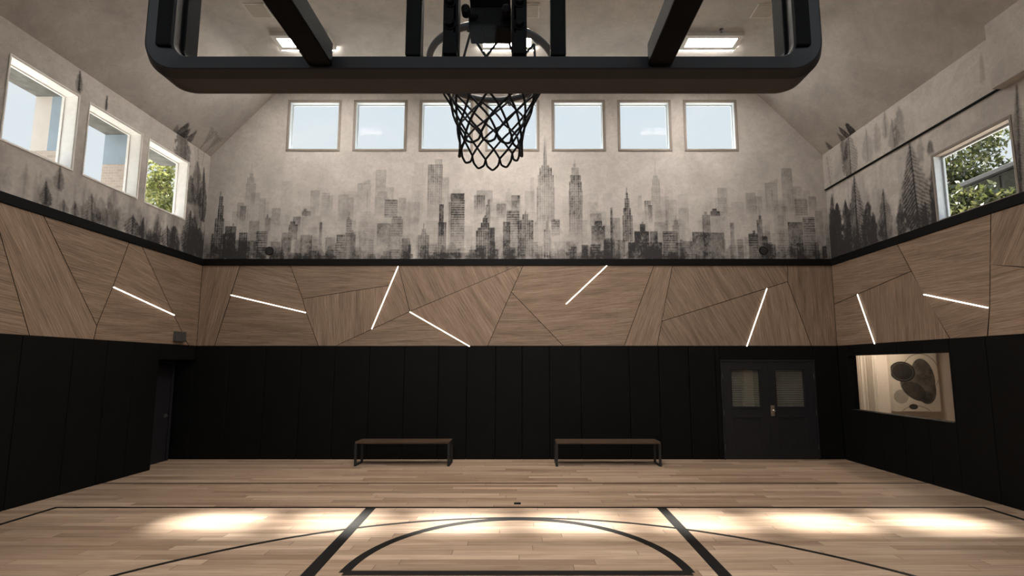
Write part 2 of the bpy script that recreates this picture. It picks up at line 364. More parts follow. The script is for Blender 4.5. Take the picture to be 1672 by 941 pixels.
def floor_mat():
    m, nt, out = new_mat('floor_planks')
    g = N(nt)
    W, L = 0.127, 1.9
    sp = g.node('ShaderNodeSeparateXYZ'); g.put(sp.inputs[0], g.pos())
    x, y = sp.outputs[0], sp.outputs[1]
    ry = g.math('DIVIDE', y, W)
    row = g.math('FLOOR', ry); fy = g.math('FRACT', ry)
    wn = g.node('ShaderNodeTexWhiteNoise', noise_dimensions='1D'); g.put(wn.inputs['W'], row)
    rx = g.math('ADD', g.math('DIVIDE', x, L), g.math('MULTIPLY', wn.outputs[0], 7.0))
    col = g.math('FLOOR', rx); fx = g.math('FRACT', rx)
    cv = g.node('ShaderNodeCombineXYZ'); g.put(cv.inputs[0], col); g.put(cv.inputs[1], row)
    wn2 = g.node('ShaderNodeTexWhiteNoise', noise_dimensions='2D'); g.put(wn2.inputs['Vector'], cv.outputs[0])
    tone = wn2.outputs[0]
    gv = g.node('ShaderNodeCombineXYZ')
    g.put(gv.inputs[0], g.math('MULTIPLY_ADD', tone, 61.0, g.math('MULTIPLY', x, 1.5)))
    g.put(gv.inputs[1], g.math('MULTIPLY', y, 34.0)); g.put(gv.inputs[2], g.math('MULTIPLY', tone, 23.0))
    grain = g.noise(gv.outputs[0], 1.0, 5, 0.62, 0.5)
    gv2 = g.node('ShaderNodeCombineXYZ')
    g.put(gv2.inputs[0], g.math('MULTIPLY_ADD', tone, 17.0, g.math('MULTIPLY', x, 0.8)))
    g.put(gv2.inputs[1], g.math('MULTIPLY', y, 7.0)); g.put(gv2.inputs[2], tone)
    blot = g.noise(gv2.outputs[0], 1.0, 4, 0.6, 0.8)
    base = g.ramp(tone, [(0.0, (0.235, 0.158, 0.106)), (0.45, (0.36, 0.257, 0.180)), (1.0, (0.51, 0.385, 0.285))])
    base = g.mix(g.ramp(grain, [(0.36, (0.55,) * 3), (0.62, (0, 0, 0))]), base, (0.21, 0.135, 0.087))
    base = g.mix(g.ramp(blot, [(0.45, (0, 0, 0)), (0.75, (0.35,) * 3)]), base, (0.60, 0.475, 0.37))
    # joints
    ey = g.math('MINIMUM', fy, g.math('SUBTRACT', 1.0, fy))
    ex = g.math('MINIMUM', fx, g.math('SUBTRACT', 1.0, fx))
    jy = g.math('LESS_THAN', ey, 0.014); jx = g.math('LESS_THAN', ex, 0.0016)
    j = g.math('MAXIMUM', g.math('MULTIPLY', jy, 0.7), g.math('MULTIPLY', jx, 0.85))
    base = g.mix(j, base, (0.07, 0.042, 0.028))
    nrm = g.bump(g.math('SUBTRACT', grain, g.math('MULTIPLY', j, 2.0)), 0.08, 0.003)
    nt.links.new(g.pbsdf(base, g.math('MULTIPLY_ADD', grain, 0.15, 0.42), 0, nrm, 0.32), out.inputs[0])
    MATS['floor_planks'] = m
floor_mat()

simple('black_paint', (0.0045, 0.0045, 0.0047), 0.65, var=0.2, spec=0.14)
simple('pad_vinyl', (0.0045, 0.0043, 0.0041), 0.7, var=0.18, scale=3, bump=0.1, spec=0.12)
simple('wall_backing', (0.006, 0.006, 0.006), 0.9, spec=0.1)
simple('door_paint', (0.016, 0.016, 0.0185), 0.5, var=0.12, spec=0.28)
simple('court_paint', (0.0065, 0.0058, 0.0052), 0.5, var=0.35, scale=9, spec=0.18)
simple('hoop_pad', (0.016, 0.0165, 0.0185), 0.5, var=0.1, spec=0.42)
simple('hoop_steel', (0.0055, 0.0055, 0.006), 0.65, var=0.15, spec=0.08)
simple('rim_steel', (0.05, 0.051, 0.056), 0.4, var=0.12, spec=0.5)
simple('net_cord', (0.02, 0.02, 0.022), 0.8, var=0.3, scale=60, spec=0.2)
simple('bench_steel', (0.012, 0.012, 0.012), 0.5)
simple('taupe_trim', (0.27, 0.235, 0.205), 0.6, var=0.08)
simple('white_trim', (0.88, 0.87, 0.85), 0.5, var=0.04)
simple('pale_jamb', (0.55, 0.60, 0.64), 0.5, var=0.05)
simple('grey_metal', (0.055, 0.055, 0.056), 0.5)
simple('panel_grey', (0.36, 0.33, 0.29), 0.7, var=0.05)
simple('fixture_body', (0.55, 0.53, 0.50), 0.5, var=0.05)
simple('aluminium', (0.55, 0.53, 0.50), 0.35, 0.9, var=0.05)
simple('nickel', (0.62, 0.52, 0.42), 0.3, 0.9, var=0.1)
simple('blind_slat', (0.30, 0.26, 0.215), 0.6, var=0.06)
simple('speaker_grille', (0.016, 0.016, 0.016), 0.75, var=0.3, scale=120)
simple('gallery_plaster', (0.62, 0.56, 0.50), 0.85, var=0.05, scale=2)
simple('dark_concrete', (0.12, 0.12, 0.115), 0.85, var=0.3, scale=6, bump=0.3)
simple('render_panel', (0.62, 0.57, 0.53), 0.8, var=0.06, scale=3)
simple('slate_cladding', (0.30, 0.37, 0.44), 0.7, var=0.08, scale=3)
simple('bark', (0.09, 0.065, 0.045), 0.9, var=0.4, scale=8, bump=0.6)
simple('fence_board', (0.035, 0.034, 0.022), 0.8, var=0.3)
simple('exterior_render', (0.45, 0.43, 0.41), 0.9, var=0.1, scale=2)
emitter('led_glow', (1.0, 0.84, 0.70), LED_STR)
emitter('panel_glow', (1.0, 0.92, 0.84), PANEL_STR)
emitter('fill_glow', (1.0, 0.92, 0.84), FILL_STR)
emitter('lobby_glow', (1.0, 0.78, 0.55), 6.0)
emitter('gallery_glow', (1.0, 0.80, 0.62), GALLERY_STR)
glass('window_glass', refl=0.03)
glass('board_glass', (0.985, 0.99, 0.985), 0.12)

def brick_mat():
    m, nt, out = new_mat('pale_brick')
    g = N(nt)
    b = g.node('ShaderNodeTexBrick')
    b.inputs['Scale'].default_value = 5.0
    b.inputs['Color1'].default_value = (0.50, 0.42, 0.36, 1); b.inputs['Color2'].default_value = (0.42, 0.34, 0.29, 1)
    b.inputs['Mortar'].default_value = (0.55, 0.50, 0.46, 1)
    b.inputs['Mortar Size'].default_value = 0.015
    g.put(b.inputs['Vector'], g.mapping(g.obj(), (1, 1, 1), (PI / 2, 0, 0)))
    nt.links.new(g.pbsdf(b.outputs[0], 0.85), out.inputs[0])
    MATS['pale_brick'] = m
brick_mat()

def leaf_mat(name, a, b, c):
    m, nt, out = new_mat(name)
    g = N(nt)
    f = g.noise(g.obj(), 3.5, 5, 0.7)
    col = g.ramp(f, [(0.32, a), (0.5, b), (0.68, c)])
    d = g.node('ShaderNodeBsdfDiffuse'); g.put(d.inputs[0], col)
    t = g.node('ShaderNodeBsdfTranslucent'); g.put(t.inputs[0], col)
    s = g.node('ShaderNodeBsdfGlossy'); s.inputs['Roughness'].default_value = 0.35
    mx = g.node('ShaderNodeMixShader'); mx.inputs[0].default_value = 0.45
    nt.links.new(d.outputs[0], mx.inputs[1]); nt.links.new(t.outputs[0], mx.inputs[2])
    m2 = g.node('ShaderNodeMixShader'); m2.inputs[0].default_value = 0.06
    nt.links.new(mx.outputs[0], m2.inputs[1]); nt.links.new(s.outputs[0], m2.inputs[2])
    nt.links.new(m2.outputs[0], out.inputs[0])
    MATS[name] = m
leaf_mat('leaf_green', (0.04, 0.055, 0.014), (0.20, 0.22, 0.065), (0.48, 0.45, 0.18))
leaf_mat('leaf_dark', (0.014, 0.02, 0.006), (0.055, 0.066, 0.02), (0.17, 0.165, 0.05))

def sheer_mat():
    m, nt, out = new_mat('sheer_fabric')
    g = N(nt)
    n = g.noise(g.mapping(g.obj(), (300, 300, 300)), 1.0, 1)
    d = g.node('ShaderNodeBsdfDiffuse'); g.put(d.inputs[0], g.ramp(n, [(0.3, (0.66, 0.61, 0.55)), (0.7, (0.8, 0.75, 0.68))]))
    t = g.node('ShaderNodeBsdfTranslucent'); t.inputs[0].default_value = (0.8, 0.74, 0.66, 1)
    mx = g.node('ShaderNodeMixShader'); mx.inputs[0].default_value = 0.35
    nt.links.new(d.outputs[0], mx.inputs[1]); nt.links.new(t.outputs[0], mx.inputs[2])
    nt.links.new(mx.outputs[0], out.inputs[0])
    MATS['sheer_fabric'] = m
sheer_mat()

# ------------------------------------------------------------------ mesh helpers
def tag(o, label=None, cat=None, group=None, kind=None):
    if label: o['label'] = label
    if cat: o['category'] = cat
    if group: o['group'] = group
    if kind: o['kind'] = kind
    return o

def empty(name, loc, rot=(0, 0, 0)):
    o = bpy.data.objects.new(name, None)
    o.empty_display_size = 0.2
    o.location = loc; o.rotation_euler = rot
    C.objects.link(o)
    return o

def copy_tree(o, parent=None):
    c = o.copy(); C.objects.link(c)
    if parent is not None:
        c.parent = parent
    for ch in [x for x in bpy.data.objects if x.parent == o]:
        copy_tree(ch, c)
    return c

class MB:
    """collects geometry in a bmesh and links it as one mesh object"""
    def __init__(self):
        self.bm = bmesh.new()
    def box(self, lo, hi, bevel=0.0, seg=2):
        x0, y0, z0 = (min(a, b) for a, b in zip(lo, hi)); x1, y1, z1 = (max(a, b) for a, b in zip(lo, hi))
        v = [self.bm.verts.new(p) for p in ((x0, y0, z0), (x1, y0, z0), (x1, y1, z0), (x0, y1, z0), (x0, y0, z1), (x1, y0, z1), (x1, y1, z1), (x0, y1, z1))]
        fs = [self.bm.faces.new([v[i] for i in q]) for q in ((0, 3, 2, 1), (4, 5, 6, 7), (0, 1, 5, 4), (1, 2, 6, 5), (2, 3, 7, 6), (3, 0, 4, 7))]
        if bevel > 0:
            es = list({e for f in fs for e in f.edges})
            bmesh.ops.bevel(self.bm, geom=es, offset=bevel, segments=seg, affect='EDGES', profile=0.5)
        return self
    def prism(self, pts, d, bevel=0.0):
        """pts: 3-D polygon, d: extrusion vector"""
        d = Vector(d)
        a = [self.bm.verts.new(p) for p in pts]
        b = [self.bm.verts.new(Vector(p) + d) for p in pts]
        n = len(pts)
        fs = [self.bm.faces.new(a[::-1]), self.bm.faces.new(b)]
        for i in range(n):
            fs.append(self.bm.faces.new((a[i], a[(i + 1) % n], b[(i + 1) % n], b[i])))
        bmesh.ops.recalc_face_normals(self.bm, faces=fs)
        if bevel > 0:
            es = list({e for f in fs for e in f.edges})
            bmesh.ops.bevel(self.bm, geom=es, offset=bevel, segments=2, affect='EDGES', profile=0.5)
        return self
    def tube(self, path, r, seg=8, closed=False, cap=True):
        P = [Vector(p) for p in path]
        n = len(P)
        rings = []
        up = None
        for i, p in enumerate(P):
            if closed:
                t = P[(i + 1) % n] - P[i - 1]
            else:
                t = P[min(i + 1, n - 1)] - P[max(i - 1, 0)]
            t.normalize()
            if up is None:
                up = Vector((0, 0, 1)) if abs(t.z) < 0.9 else Vector((1, 0, 0))
            s = t.cross(up)
            if s.length < 1e-4:
                s = t.cross(Vector((0, 1, 0)))
            s.normalize()
            u = s.cross(t).normalized()
            up = u
            rr = r[i] if hasattr(r, '__len__') else r
            rings.append([self.bm.verts.new(p + (s * math.cos(a) + u * math.sin(a)) * rr) for a in (2 * PI * k / seg for k in range(seg))])
        m = n if closed else n - 1
        for i in range(m):
            A, B = rings[i], rings[(i + 1) % n]
            for k in range(seg):
                self.bm.faces.new((A[k], A[(k + 1) % seg], B[(k + 1) % seg], B[k]))
        if cap and not closed:
            self.bm.faces.new(rings[0][::-1]); self.bm.faces.new(rings[-1])
        return self
    def cyl(self, a, b, r, seg=24, bevel=0.0):
        return self.tube([a, b], r, seg)
    def lathe(self, prof, centre, axis='z', seg=32):
        """prof: list of (radius, height)"""
        rings = []
        cx, cy, cz = centre
        for r, h in prof:
            ring = []
            for k in range(seg):
                a = 2 * PI * k / seg
                c, s = r * math.cos(a), r * math.sin(a)
                p = {'z': (cx + c, cy + s, cz + h), 'y': (cx + c, cy + h, cz + s), 'x': (cx + h, cy + c, cz + s)}[axis]
                ring.append(self.bm.verts.new(p))
            rings.append(ring)
        for A, B in zip(rings, rings[1:]):
            for k in range(seg):
                self.bm.faces.new((A[k], A[(k + 1) % seg], B[(k + 1) % seg], B[k]))
        self.bm.faces.new(rings[0]); self.bm.faces.new(rings[-1])
        return self
    def build(self, name, mat, parent=None, smooth=False, uvfn=None, sharp=38):
        bmesh.ops.recalc_face_normals(self.bm, faces=self.bm.faces[:])
        if smooth:
            for f in self.bm.faces:
                f.smooth = True
            for e in self.bm.edges:
                if len(e.link_faces) == 2 and e.calc_face_angle(0) > math.radians(sharp):
                    e.smooth = False
        if uvfn:
            lay = self.bm.loops.layers.uv.new('UVMap')
            for f in self.bm.faces:
                for l in f.loops:
                    l[lay].uv = uvfn(l.vert.co)
        me = bpy.data.meshes.new(name)
        self.bm.to_mesh(me); self.bm.free()
        me.materials.append(MATS[mat])
        o = bpy.data.objects.new(name, me)
        C.objects.link(o)
        if parent is not None:
            o.parent = parent
            if parent.type == 'EMPTY' or parent.location.length > 0:
                pass
        return o

def local(o, parent):
    """built in world space: keep it there under a moved parent"""
    o.parent = parent
    o.matrix_parent_inverse = Matrix.Translation(parent.location).inverted()
    return o

# ------------------------------------------------------------------ the mural, as ink density on a fine wall grid
def vnoise(shape, cell):
    """value noise by bilinear blow-up of a random grid; cell = size of a blob in samples (rows, cols)"""
    h, w = shape
    gh, gw = int(h / cell[0]) + 3, int(w / cell[1]) + 3
    gr = rng.random((gh, gw))
    yy = np.arange(h) / cell[0]; xx = np.arange(w) / cell[1]
    y0 = yy.astype(int); x0 = xx.astype(int)
    fy = (yy - y0)[:, None]; fx = (xx - x0)[None, :]
    fy = fy * fy * (3 - 2 * fy); fx = fx * fx * (3 - 2 * fx)
    a = gr[np.ix_(y0, x0)]; b = gr[np.ix_(y0, x0 + 1)]; c = gr[np.ix_(y0 + 1, x0)]; d = gr[np.ix_(y0 + 1, x0 + 1)]
    return (a * (1 - fx) + b * fx) * (1 - fy) + (c * (1 - fx) + d * fx) * fy

def fbm(shape, cell, octs=4, gain=0.55):
    out = np.zeros(shape); amp = 1.0; tot = 0
    for k in range(octs):
        c = (max(1.01, cell[0] / 2 ** k), max(1.01, cell[1] / 2 ** k))
        out += amp * vnoise(shape, c); tot += amp; amp *= gain
    return out / tot

class Ink:
    """raster of ink density over u (along the wall) and z"""
    def __init__(self, u0, u1, z0, z1, step):
        self.u0, self.z0, self.s = u0, z0, step
        self.nu, self.nz = int(round((u1 - u0) / step)) + 1, int(round((z1 - z0) / step)) + 1
        self.t = np.ones((self.nz, self.nu))                  # what the ink leaves of the white
        self.U = u0 + step * np.arange(self.nu)[None, :]
        self.Z = z0 + step * np.arange(self.nz)[:, None]
        self.mott = fbm((self.nz, self.nu), (24, 20), 5, 0.62)
        self.fine = fbm((self.nz, self.nu), (5, 4), 3, 0.7)
        self.streak = fbm((self.nz, self.nu), (60, 5), 3, 0.6)
        self.scrib = np.exp(-(np.abs(fbm((self.nz, self.nu), (13, 11), 3, 0.6) - 0.5) / 0.022) ** 2)    # wandering pen lines
    def win(self, a, b, za, zb):
        i0 = max(0, int((a - self.u0) / self.s) - 1); i1 = min(self.nu, int((b - self.u0) / self.s) + 3)
        j0 = max(0, int((za - self.z0) / self.s) - 1); j1 = min(self.nz, int((zb - self.z0) / self.s) + 3)
        return slice(j0, max(j0, j1)), slice(i0, max(i0, i1))
    def add(self, sl, d):
        self.t[sl] *= 1 - np.clip(d, 0, 0.97)
    def soft(self, v, a, b):
        """coverage of the interval a..b, antialiased over one sample"""
        return np.clip((v - a) / self.s + 0.5, 0, 1) * np.clip((b - v) / self.s + 0.5, 0, 1)
    def tower(self, rects, dt, db, zb, stripe):
        ztop = rects[0][2]
        lo = min(r[0] for r in rects); hi = max(r[1] for r in rects)
        sl = self.win(lo, hi, zb, ztop)
        U = self.U[:, sl[1]]; Z = self.Z[sl[0], :]
        if U.size == 0 or Z.size == 0:
            return
        cov = np.zeros((Z.shape[0], U.shape[1])); edge = np.zeros_like(cov)
        for i, (a, b, zt) in enumerate(rects):
            zn = rects[i + 1][2] if i + 1 < len(rects) else zb
            c = self.soft(U, a, b) * self.soft(Z, zn, zt)
            cov = np.maximum(cov, c)
            if b - a > 0.07:
                e = np.maximum(self.soft(U, a, a + 0.014), self.soft(U, b - 0.014, b)) * self.soft(Z, zn, zt)
                e = np.maximum(e, self.soft(Z, zt - 0.016, zt) * self.soft(U, a, b))
                edge = np.maximum(edge, e)
        k = np.clip((ztop - Z) / max(0.05, ztop - zb), 0, 1)
        d = dt + (db - dt) * k ** 1.3
        m = 0.35 + 1.3 * self.mott[sl]
        if stripe == 'v':
            p = 0.048
            m = m * (0.82 + 0.42 * (np.abs(((U - lo) / p) % 1 - 0.5) < 0.24)) * (0.94 + 0.16 * (((Z / 0.055) % 1) < 0.5))
        elif stripe == 'h':
            m = m * (0.72 + 0.55 * (((Z / 0.052) % 1) < 0.48))
        m = m * (0.72 + 0.44 * self.fine[sl] + 0.4 * self.scrib[sl])
        self.add(sl, cov * d * m + edge * d * 0.28)
    def fir(self, ut, zt, ub, zb, w, d):
        """conifer: trunk stroke and rows of hanging branch strokes"""
        sl = self.win(min(ut, ub) - w, max(ut, ub) + w, zb, zt)
        U = self.U[:, sl[1]]; Z = self.Z[sl[0], :]
        if U.size == 0 or Z.size == 0:
            return
        k = np.clip((zt - Z) / (zt - zb), 0, 1)
        uc = ut + (ub - ut) * k
        x = (U - uc) / w
        prof = np.minimum(1.0, 0.12 + 1.5 * k) * np.where(k > 0.82, 1 - (k - 0.82) * 2.0, 1)
        rag = 0.72 + 0.55 * self.fine[sl]
        body = np.clip((prof * rag - np.abs(x)) * 7, 0, 1)
        per = max(0.034, 0.052 * (w / 0.2) ** 0.6)
        ph = (Z + np.abs(U - uc) * 0.85) / per + 1.6 * self.mott[sl] + 0.5 * self.fine[sl]
        br = 0.5 + 0.5 * np.cos(2 * PI * ph)
        side = np.where(x > 0, 1.0, 0.72)
        tr = self.soft(U, uc - 0.010 - 0.005 * k, uc + 0.010 + 0.007 * k) * (Z < zt) * (Z > zb)
        self.add(sl, body * min(0.95, d * 1.2) * (0.38 + 0.62 * br ** 1.3) * side * (0.62 + 0.75 * self.mott[sl]))
        self.add(sl, tr * min(0.95, d * 1.15))
    def blob(self, ut, zt, ub, zb, w, d):
        """soft dark tree, wet wash"""
        sl = self.win(min(ut, ub) - w * 1.3, max(ut, ub) + w * 1.3, zb - 0.1, zt + 0.1)
        U = self.U[:, sl[1]]; Z = self.Z[sl[0], :]
        if U.size == 0 or Z.size == 0:
            return
        k = np.clip((zt - Z) / (zt - zb), 0, 1)
        uc = ut + (ub - ut) * k
        x = np.abs(U - uc) / w
        prof = np.sqrt(np.clip(k * 1.9, 0, 1)) * (0.55 + 0.9 * self.fine[sl])
        cov = np.clip((prof - x) * 4, 0, 1) * np.clip((Z - zb) / 0.08 + 1, 0, 1) * np.clip((zt - Z) / 0.03, 0, 1)
        self.add(sl, cov * d * (0.68 + 0.6 * self.streak[sl]))
    def twig(self, ut, zt, ub, zb, w, d):
        """bare young tree with a few up-swept branches"""
        sl = self.win(min(ut, ub) - w, max(ut, ub) + w, zb, zt)
        U = self.U[:, sl[1]]; Z = self.Z[sl[0], :]
        if U.size == 0 or Z.size == 0:
            return
        k = np.clip((zt - Z) / (zt - zb), 0, 1); uc = ut + (ub - ut) * k
        c = self.soft(U, uc - 0.008, uc + 0.008) * (Z < zt)
        for q in np.linspace(0.1, 0.6, 6):
            z0 = zt - (zt - zb) * q
            for s in (-1, 1):
                x = (U - uc) * s
                zz = z0 + x * 1.3 + x * x * 1.5 / w
                c = np.maximum(c, np.clip(1 - np.abs(Z - zz) / 0.016, 0, 1) * (x > 0) * (x < w * (0.4 + q)))
        self.add(sl, c * d)
    def slant(self, tri, d):
        (a, za), (b, zb_), (c, zc) = tri
        sl = self.win(a, b, za, zb_)
        U = self.U[:, sl[1]]; Z = self.Z[sl[0], :]
        top = za + (zb_ - za) * (U - a) / (b - a)
        self.add(sl, np.clip((top - Z) / self.s, 0, 1) * (Z >= za) * self.soft(U, a, b) * d)
    def result(self):
        return 1 - self.t

def sample(ink, U, Z):
    """bilinear lookup; zero outside"""
    i = np.clip((U - ink.u0) / ink.s, 0, ink.nu - 1.001); j = np.clip((Z - ink.z0) / ink.s, 0, ink.nz - 1.001)
    i0 = i.astype(int); j0 = j.astype(int); fi = i - i0; fj = j - j0
    R = ink.res
    v = (R[j0, i0] * (1 - fi) + R[j0, i0 + 1] * fi) * (1 - fj) + (R[j0 + 1, i0] * (1 - fi) + R[j0 + 1, i0 + 1] * fi) * fj
    inside = (U >= ink.u0) & (U <= ink.u0 + ink.s * (ink.nu - 1)) & (Z >= ink.z0) & (Z <= ink.z0 + ink.s * (ink.nz - 1))
    return np.where(inside, v, 0.0)

STEP = 0.0135
city = Ink(XL, XR, BT - 0.03, 6.75, STEP)
def paint_city(c):
    sh = c.t.shape
    H = np.clip((6.0 - c.Z) / 1.8, 0, 1)
    # haze of far blocks
    for k in range(150):
        w = random.uniform(0.10, 0.30); x = random.uniform(XL, XR); zt = 4.6 + random.random() ** 1.3 * 1.15
        c.tower([(x, x + w, zt)], random.uniform(0.05, 0.16), 0.03, max(4.2, zt - random.uniform(0.5, 1.0)), random.choice(['', '', 'v', 'h']))
    for t in TOWERS:
        c.tower(*t)
    for s in SLANTS:
        c.slant([tuple(p) for p in s], 0.2)
    # low foreground roofs and scribbled trees along the foot
    for k in range(170):
        w = random.uniform(0.06, 0.24); x = random.uniform(XL, XR); zt = 4.25 + random.random() ** 1.6 * 0.42
        c.tower([(x, x + w, zt)], random.uniform(0.12, 0.5), random.uniform(0.15, 0.45), 4.15, random.choice(['', 'v', 'h']))
    for k in range(60):
        x = random.uniform(XL, XR); h = random.uniform(0.12, 0.4)
        c.blob(x, 4.18 + h, x, 4.15, random.uniform(0.06, 0.15), random.uniform(0.15, 0.45))
    m = fbm(sh, (46, 40), 5, 0.6); m2 = fbm(sh, (20, 18), 4, 0.7)
    c.t *= 1 - 0.30 * H ** 1.6 * np.clip((m - 0.33) * 2.4, 0, 1)
    c.t *= 1 - 0.35 * np.clip((4.75 - c.Z) / 0.6, 0, 1) ** 1.2 * np.clip((m2 - 0.38) * 4, 0, 1)
    c.t *= 1 - 0.26 * c.scrib * np.clip((5.3 - c.Z) / 0.8, 0, 1) * np.clip((m - 0.3) * 2, 0, 1)
    # wet darks gathering in both corners
    cn = np.maximum(np.clip((XL + 1.3 - c.U) / 1.1, 0, 1), 0.8 * np.clip((c.U - (XR - 1.0)) / 0.9, 0, 1))
    c.t *= 1 - 0.6 * cn * np.clip((4.95 - c.Z) / 0.7, 0, 1) * np.clip(0.3 + 1.5 * (m2 - 0.3), 0, 1)
    # mist lifts the ink off again in drifts
    lift = np.clip((fbm(sh, (42, 60), 4, 0.6) - 0.5) * 3.2, 0, 1) * np.clip((5.2 - c.Z) / 0.7, 0, 1) * 0.5
    c.t = 1 - (1 - c.t) * (1 - lift)
    c.res = c.result()
paint_city(city)

def paint_forest(c, trees, ucorner, base):
    sh = c.t.shape
    m = fbm(sh, (46, 34), 5, 0.62); st = fbm(sh, (70, 9), 4, 0.6)
    near = np.clip((c.U - (ucorner - 4.4)) / 4.0, 0.15, 1)
    low = np.clip((6.3 - c.Z) / 2.0, 0, 1)
    c.t *= 1 - base * (0.25 + 0.75 * near) * low ** 1.2 * np.clip((m - 0.34) * 2.6, 0, 1)
    c.t *= 1 - 0.4 * near ** 1.2 * np.clip((st - 0.45) * 3.2, 0, 1) * np.clip((6.5 - c.Z) / 1.6, 0, 1)
    for k in range(70):                      # trees lost in the mist, thicker towards the corner
        u = ucorner - 4.4 * random.random() ** 1.7; h = random.uniform(0.25, 0.95) * (0.5 + 0.7 * random.random() * (1 - (ucorner - u) / 5))
        dd = random.uniform(0.10, 0.34) * (1.1 - (ucorner - u) / 6)
        random.choice([c.fir, c.fir, c.blob])(u, 4.2 + h, u + random.uniform(-0.02, 0.02), 4.15, random.uniform(0.05, 0.16), dd)
    c.t *= 1 - 0.6 * np.clip((c.U - (ucorner - 0.75)) / 0.6, 0, 1) * np.clip((5.3 - c.Z) / 0.9, 0, 1) * np.clip(0.4 + 1.2 * (st - 0.3), 0, 1)
    for a in sorted(trees, key=lambda t: t[5]):
        {'f': c.fir, 'b': c.blob, 't': c.twig}[a[6]](*a[:6])
    c.res = c.result()
woods_r = Ink(5.6, ZB, BT - 0.08, 7.0, STEP)
paint_forest(woods_r, RIGHT_TREES, ZB, 0.7)
woods_l = Ink(5.6, ZB, BT - 0.08, 7.0, STEP)
paint_forest(woods_l, LEFT_TREES, ZB, 0.75)

def sheet(name, us, vs, fn, holes, inkfn, mat, parent=None, extra_cut=None):
    """grid of quads over us x vs; fn maps (U,V) arrays to xyz; holes are (u0,u1,v0,v1)"""
    us = np.array(sorted(set(np.round(us, 5)))); vs = np.array(sorted(set(np.round(vs, 5))))
    U, V = np.meshgrid(us, vs)
    P = np.stack(fn(U, V), -1).reshape(-1, 3)
    ink = inkfn(U, V).reshape(-1) if inkfn else np.zeros(U.size)
    nu, nv = len(us), len(vs)
    a = (np.arange(nv - 1)[:, None] * nu + np.arange(nu - 1)[None, :])
    uc = (us[1:] + us[:-1])[None, :] / 2 + 0 * a; vc = (vs[1:] + vs[:-1])[:, None] / 2 + 0 * a
    keep = np.ones(a.shape, bool)
    for (u0, u1, v0, v1) in holes:
        keep &= ~((uc > u0) & (uc < u1) & (vc > v0) & (vc < v1))
    if extra_cut is not None:
        keep &= extra_cut(uc, vc)
    a = a[keep]
    Q = np.stack([a, a + 1, a + 1 + nu, a + nu], -1)
    used = np.unique(Q); remap = np.full(P.shape[0], -1); remap[used] = np.arange(len(used))
    Q = remap[Q]; P = P[used]; ink = ink[used]
    me = bpy.data.meshes.new(name)
    me.vertices.add(len(P)); me.vertices.foreach_set('co', P.astype(np.float32).ravel())
    me.loops.add(Q.size); me.loops.foreach_set('vertex_index', Q.astype(np.int32).ravel())
    me.polygons.add(len(Q)); me.polygons.foreach_set('loop_start', np.arange(0, Q.size, 4, dtype=np.int32))
    me.update(calc_edges=True)
    at = me.attributes.new('ink', 'FLOAT', 'POINT'); at.data.foreach_set('value', ink.astype(np.float32))
    me.validate()
    me.materials.append(MATS[mat])
    o = bpy.data.objects.new(name, me); C.objects.link(o)
    if parent: o.parent = parent
    return o

def fine_axis(lo, hi, flo, fhi, step, extra=()):
    ax = list(np.arange(flo, fhi, step)) + [fhi] + list(np.arange(lo, flo, 0.5)) + list(np.arange(fhi, hi, 0.5)) + [lo, hi] + list(extra)
    ax = np.array(sorted(ax)); ax = ax[(ax >= lo - 1e-6) & (ax <= hi + 1e-6)]
    keep = [ax[0]]
    ex = set(np.round(np.array(list(extra) + [hi, lo]), 4))
    for v in ax[1:]:
        if v - keep[-1] > 0.0035:
            keep.append(v)
        elif round(float(v), 4) in ex:
            keep[-1] = v
    return np.array(keep)

def shell(name, us, vs, holes, place, mat, parent):
    """thick wall body as boxes between the holes; place(u0,u1,v0,v1) -> (lo,hi)"""
    us = sorted(set([round(x, 4) for x in us] + [round(q, 4) for h in holes for q in h[:2]])); vs = sorted(set([round(x, 4) for x in vs] + [round(q, 4) for h in holes for q in h[2:]]))
    mb = MB()
    for a, b in zip(us, us[1:]):
        for c, d in zip(vs, vs[1:]):
            um, vm = (a + b) / 2, (c + d) / 2
            if any(h[0] < um < h[1] and h[2] < vm < h[3] for h in holes):
                continue
            mb.box(*place(a, b, c, d))
    return mb.build(name, mat, parent)

# ------------------------------------------------------------------ setting
OPEN = (7.60, 10.0, 1.03, 2.12)                                  # inner window to the room next door (y0,y1,z0,z1)
WIN_B = [(x, x + 1.19, 6.59, 7.785) for x in (-5.215 + 1.4615 * k for k in range(7))]
WIN_L = [(6.117, 7.165, 4.848, 6.06), (7.322, 8.422, 4.848, 6.06), (8.567, 9.655, 4.84, 6.055)]
WIN_R = (6.285, 7.59, 4.17, 5.285)
CW = 0.055                                                       # casing width
def inner(w, c=CW): return (w[0] + c, w[1] - c, w[2] + c, w[3] - c)
DOOR = (4.155, 6.065, 0.0, 2.004)
REC = (9.27, ZB + 0.045, 0.0, 2.02)                              # recess in the left wall
FD = 0.045                                                       # depth of the cladding in front of the wall body

# floor
fl = MB().box((-7.45, Y0 - 0.1, -0.1), (XR + 0.17, ZB + 0.25, 0.0)).build('floor', 'floor_planks')
tag(fl, 'pale brown oak plank floor of the court with black painted lines', kind='structure')
def line_box(name, x0, x1, y0, y1):
    return MB().box((x0, y0, 0.0), (x1, y1, 0.0012)).build(name, 'court_paint', fl)
line_box('cross_line', XL, XR, 8.235, 8.285)
line_box('boundary_line', -6.34, 6.27, 6.85, 6.905)
line_box('boundary_line', -6.34, -6.275, Y0, 6.85)
line_box('boundary_line', 6.205, 6.27, Y0, 6.85)
def slant_line(name, xa, ya, xb, yb, w):
    return MB().prism([(xa - w / 2, ya, 0), (xa + w / 2, ya, 0), (xb + w / 2, yb, 0), (xb - w / 2, yb, 0)], (0, 0, 0.0014)).build(name, 'court_paint', fl)
slant_line('lane_line', -2.05, 6.86, -1.93, 3.8, 0.135)
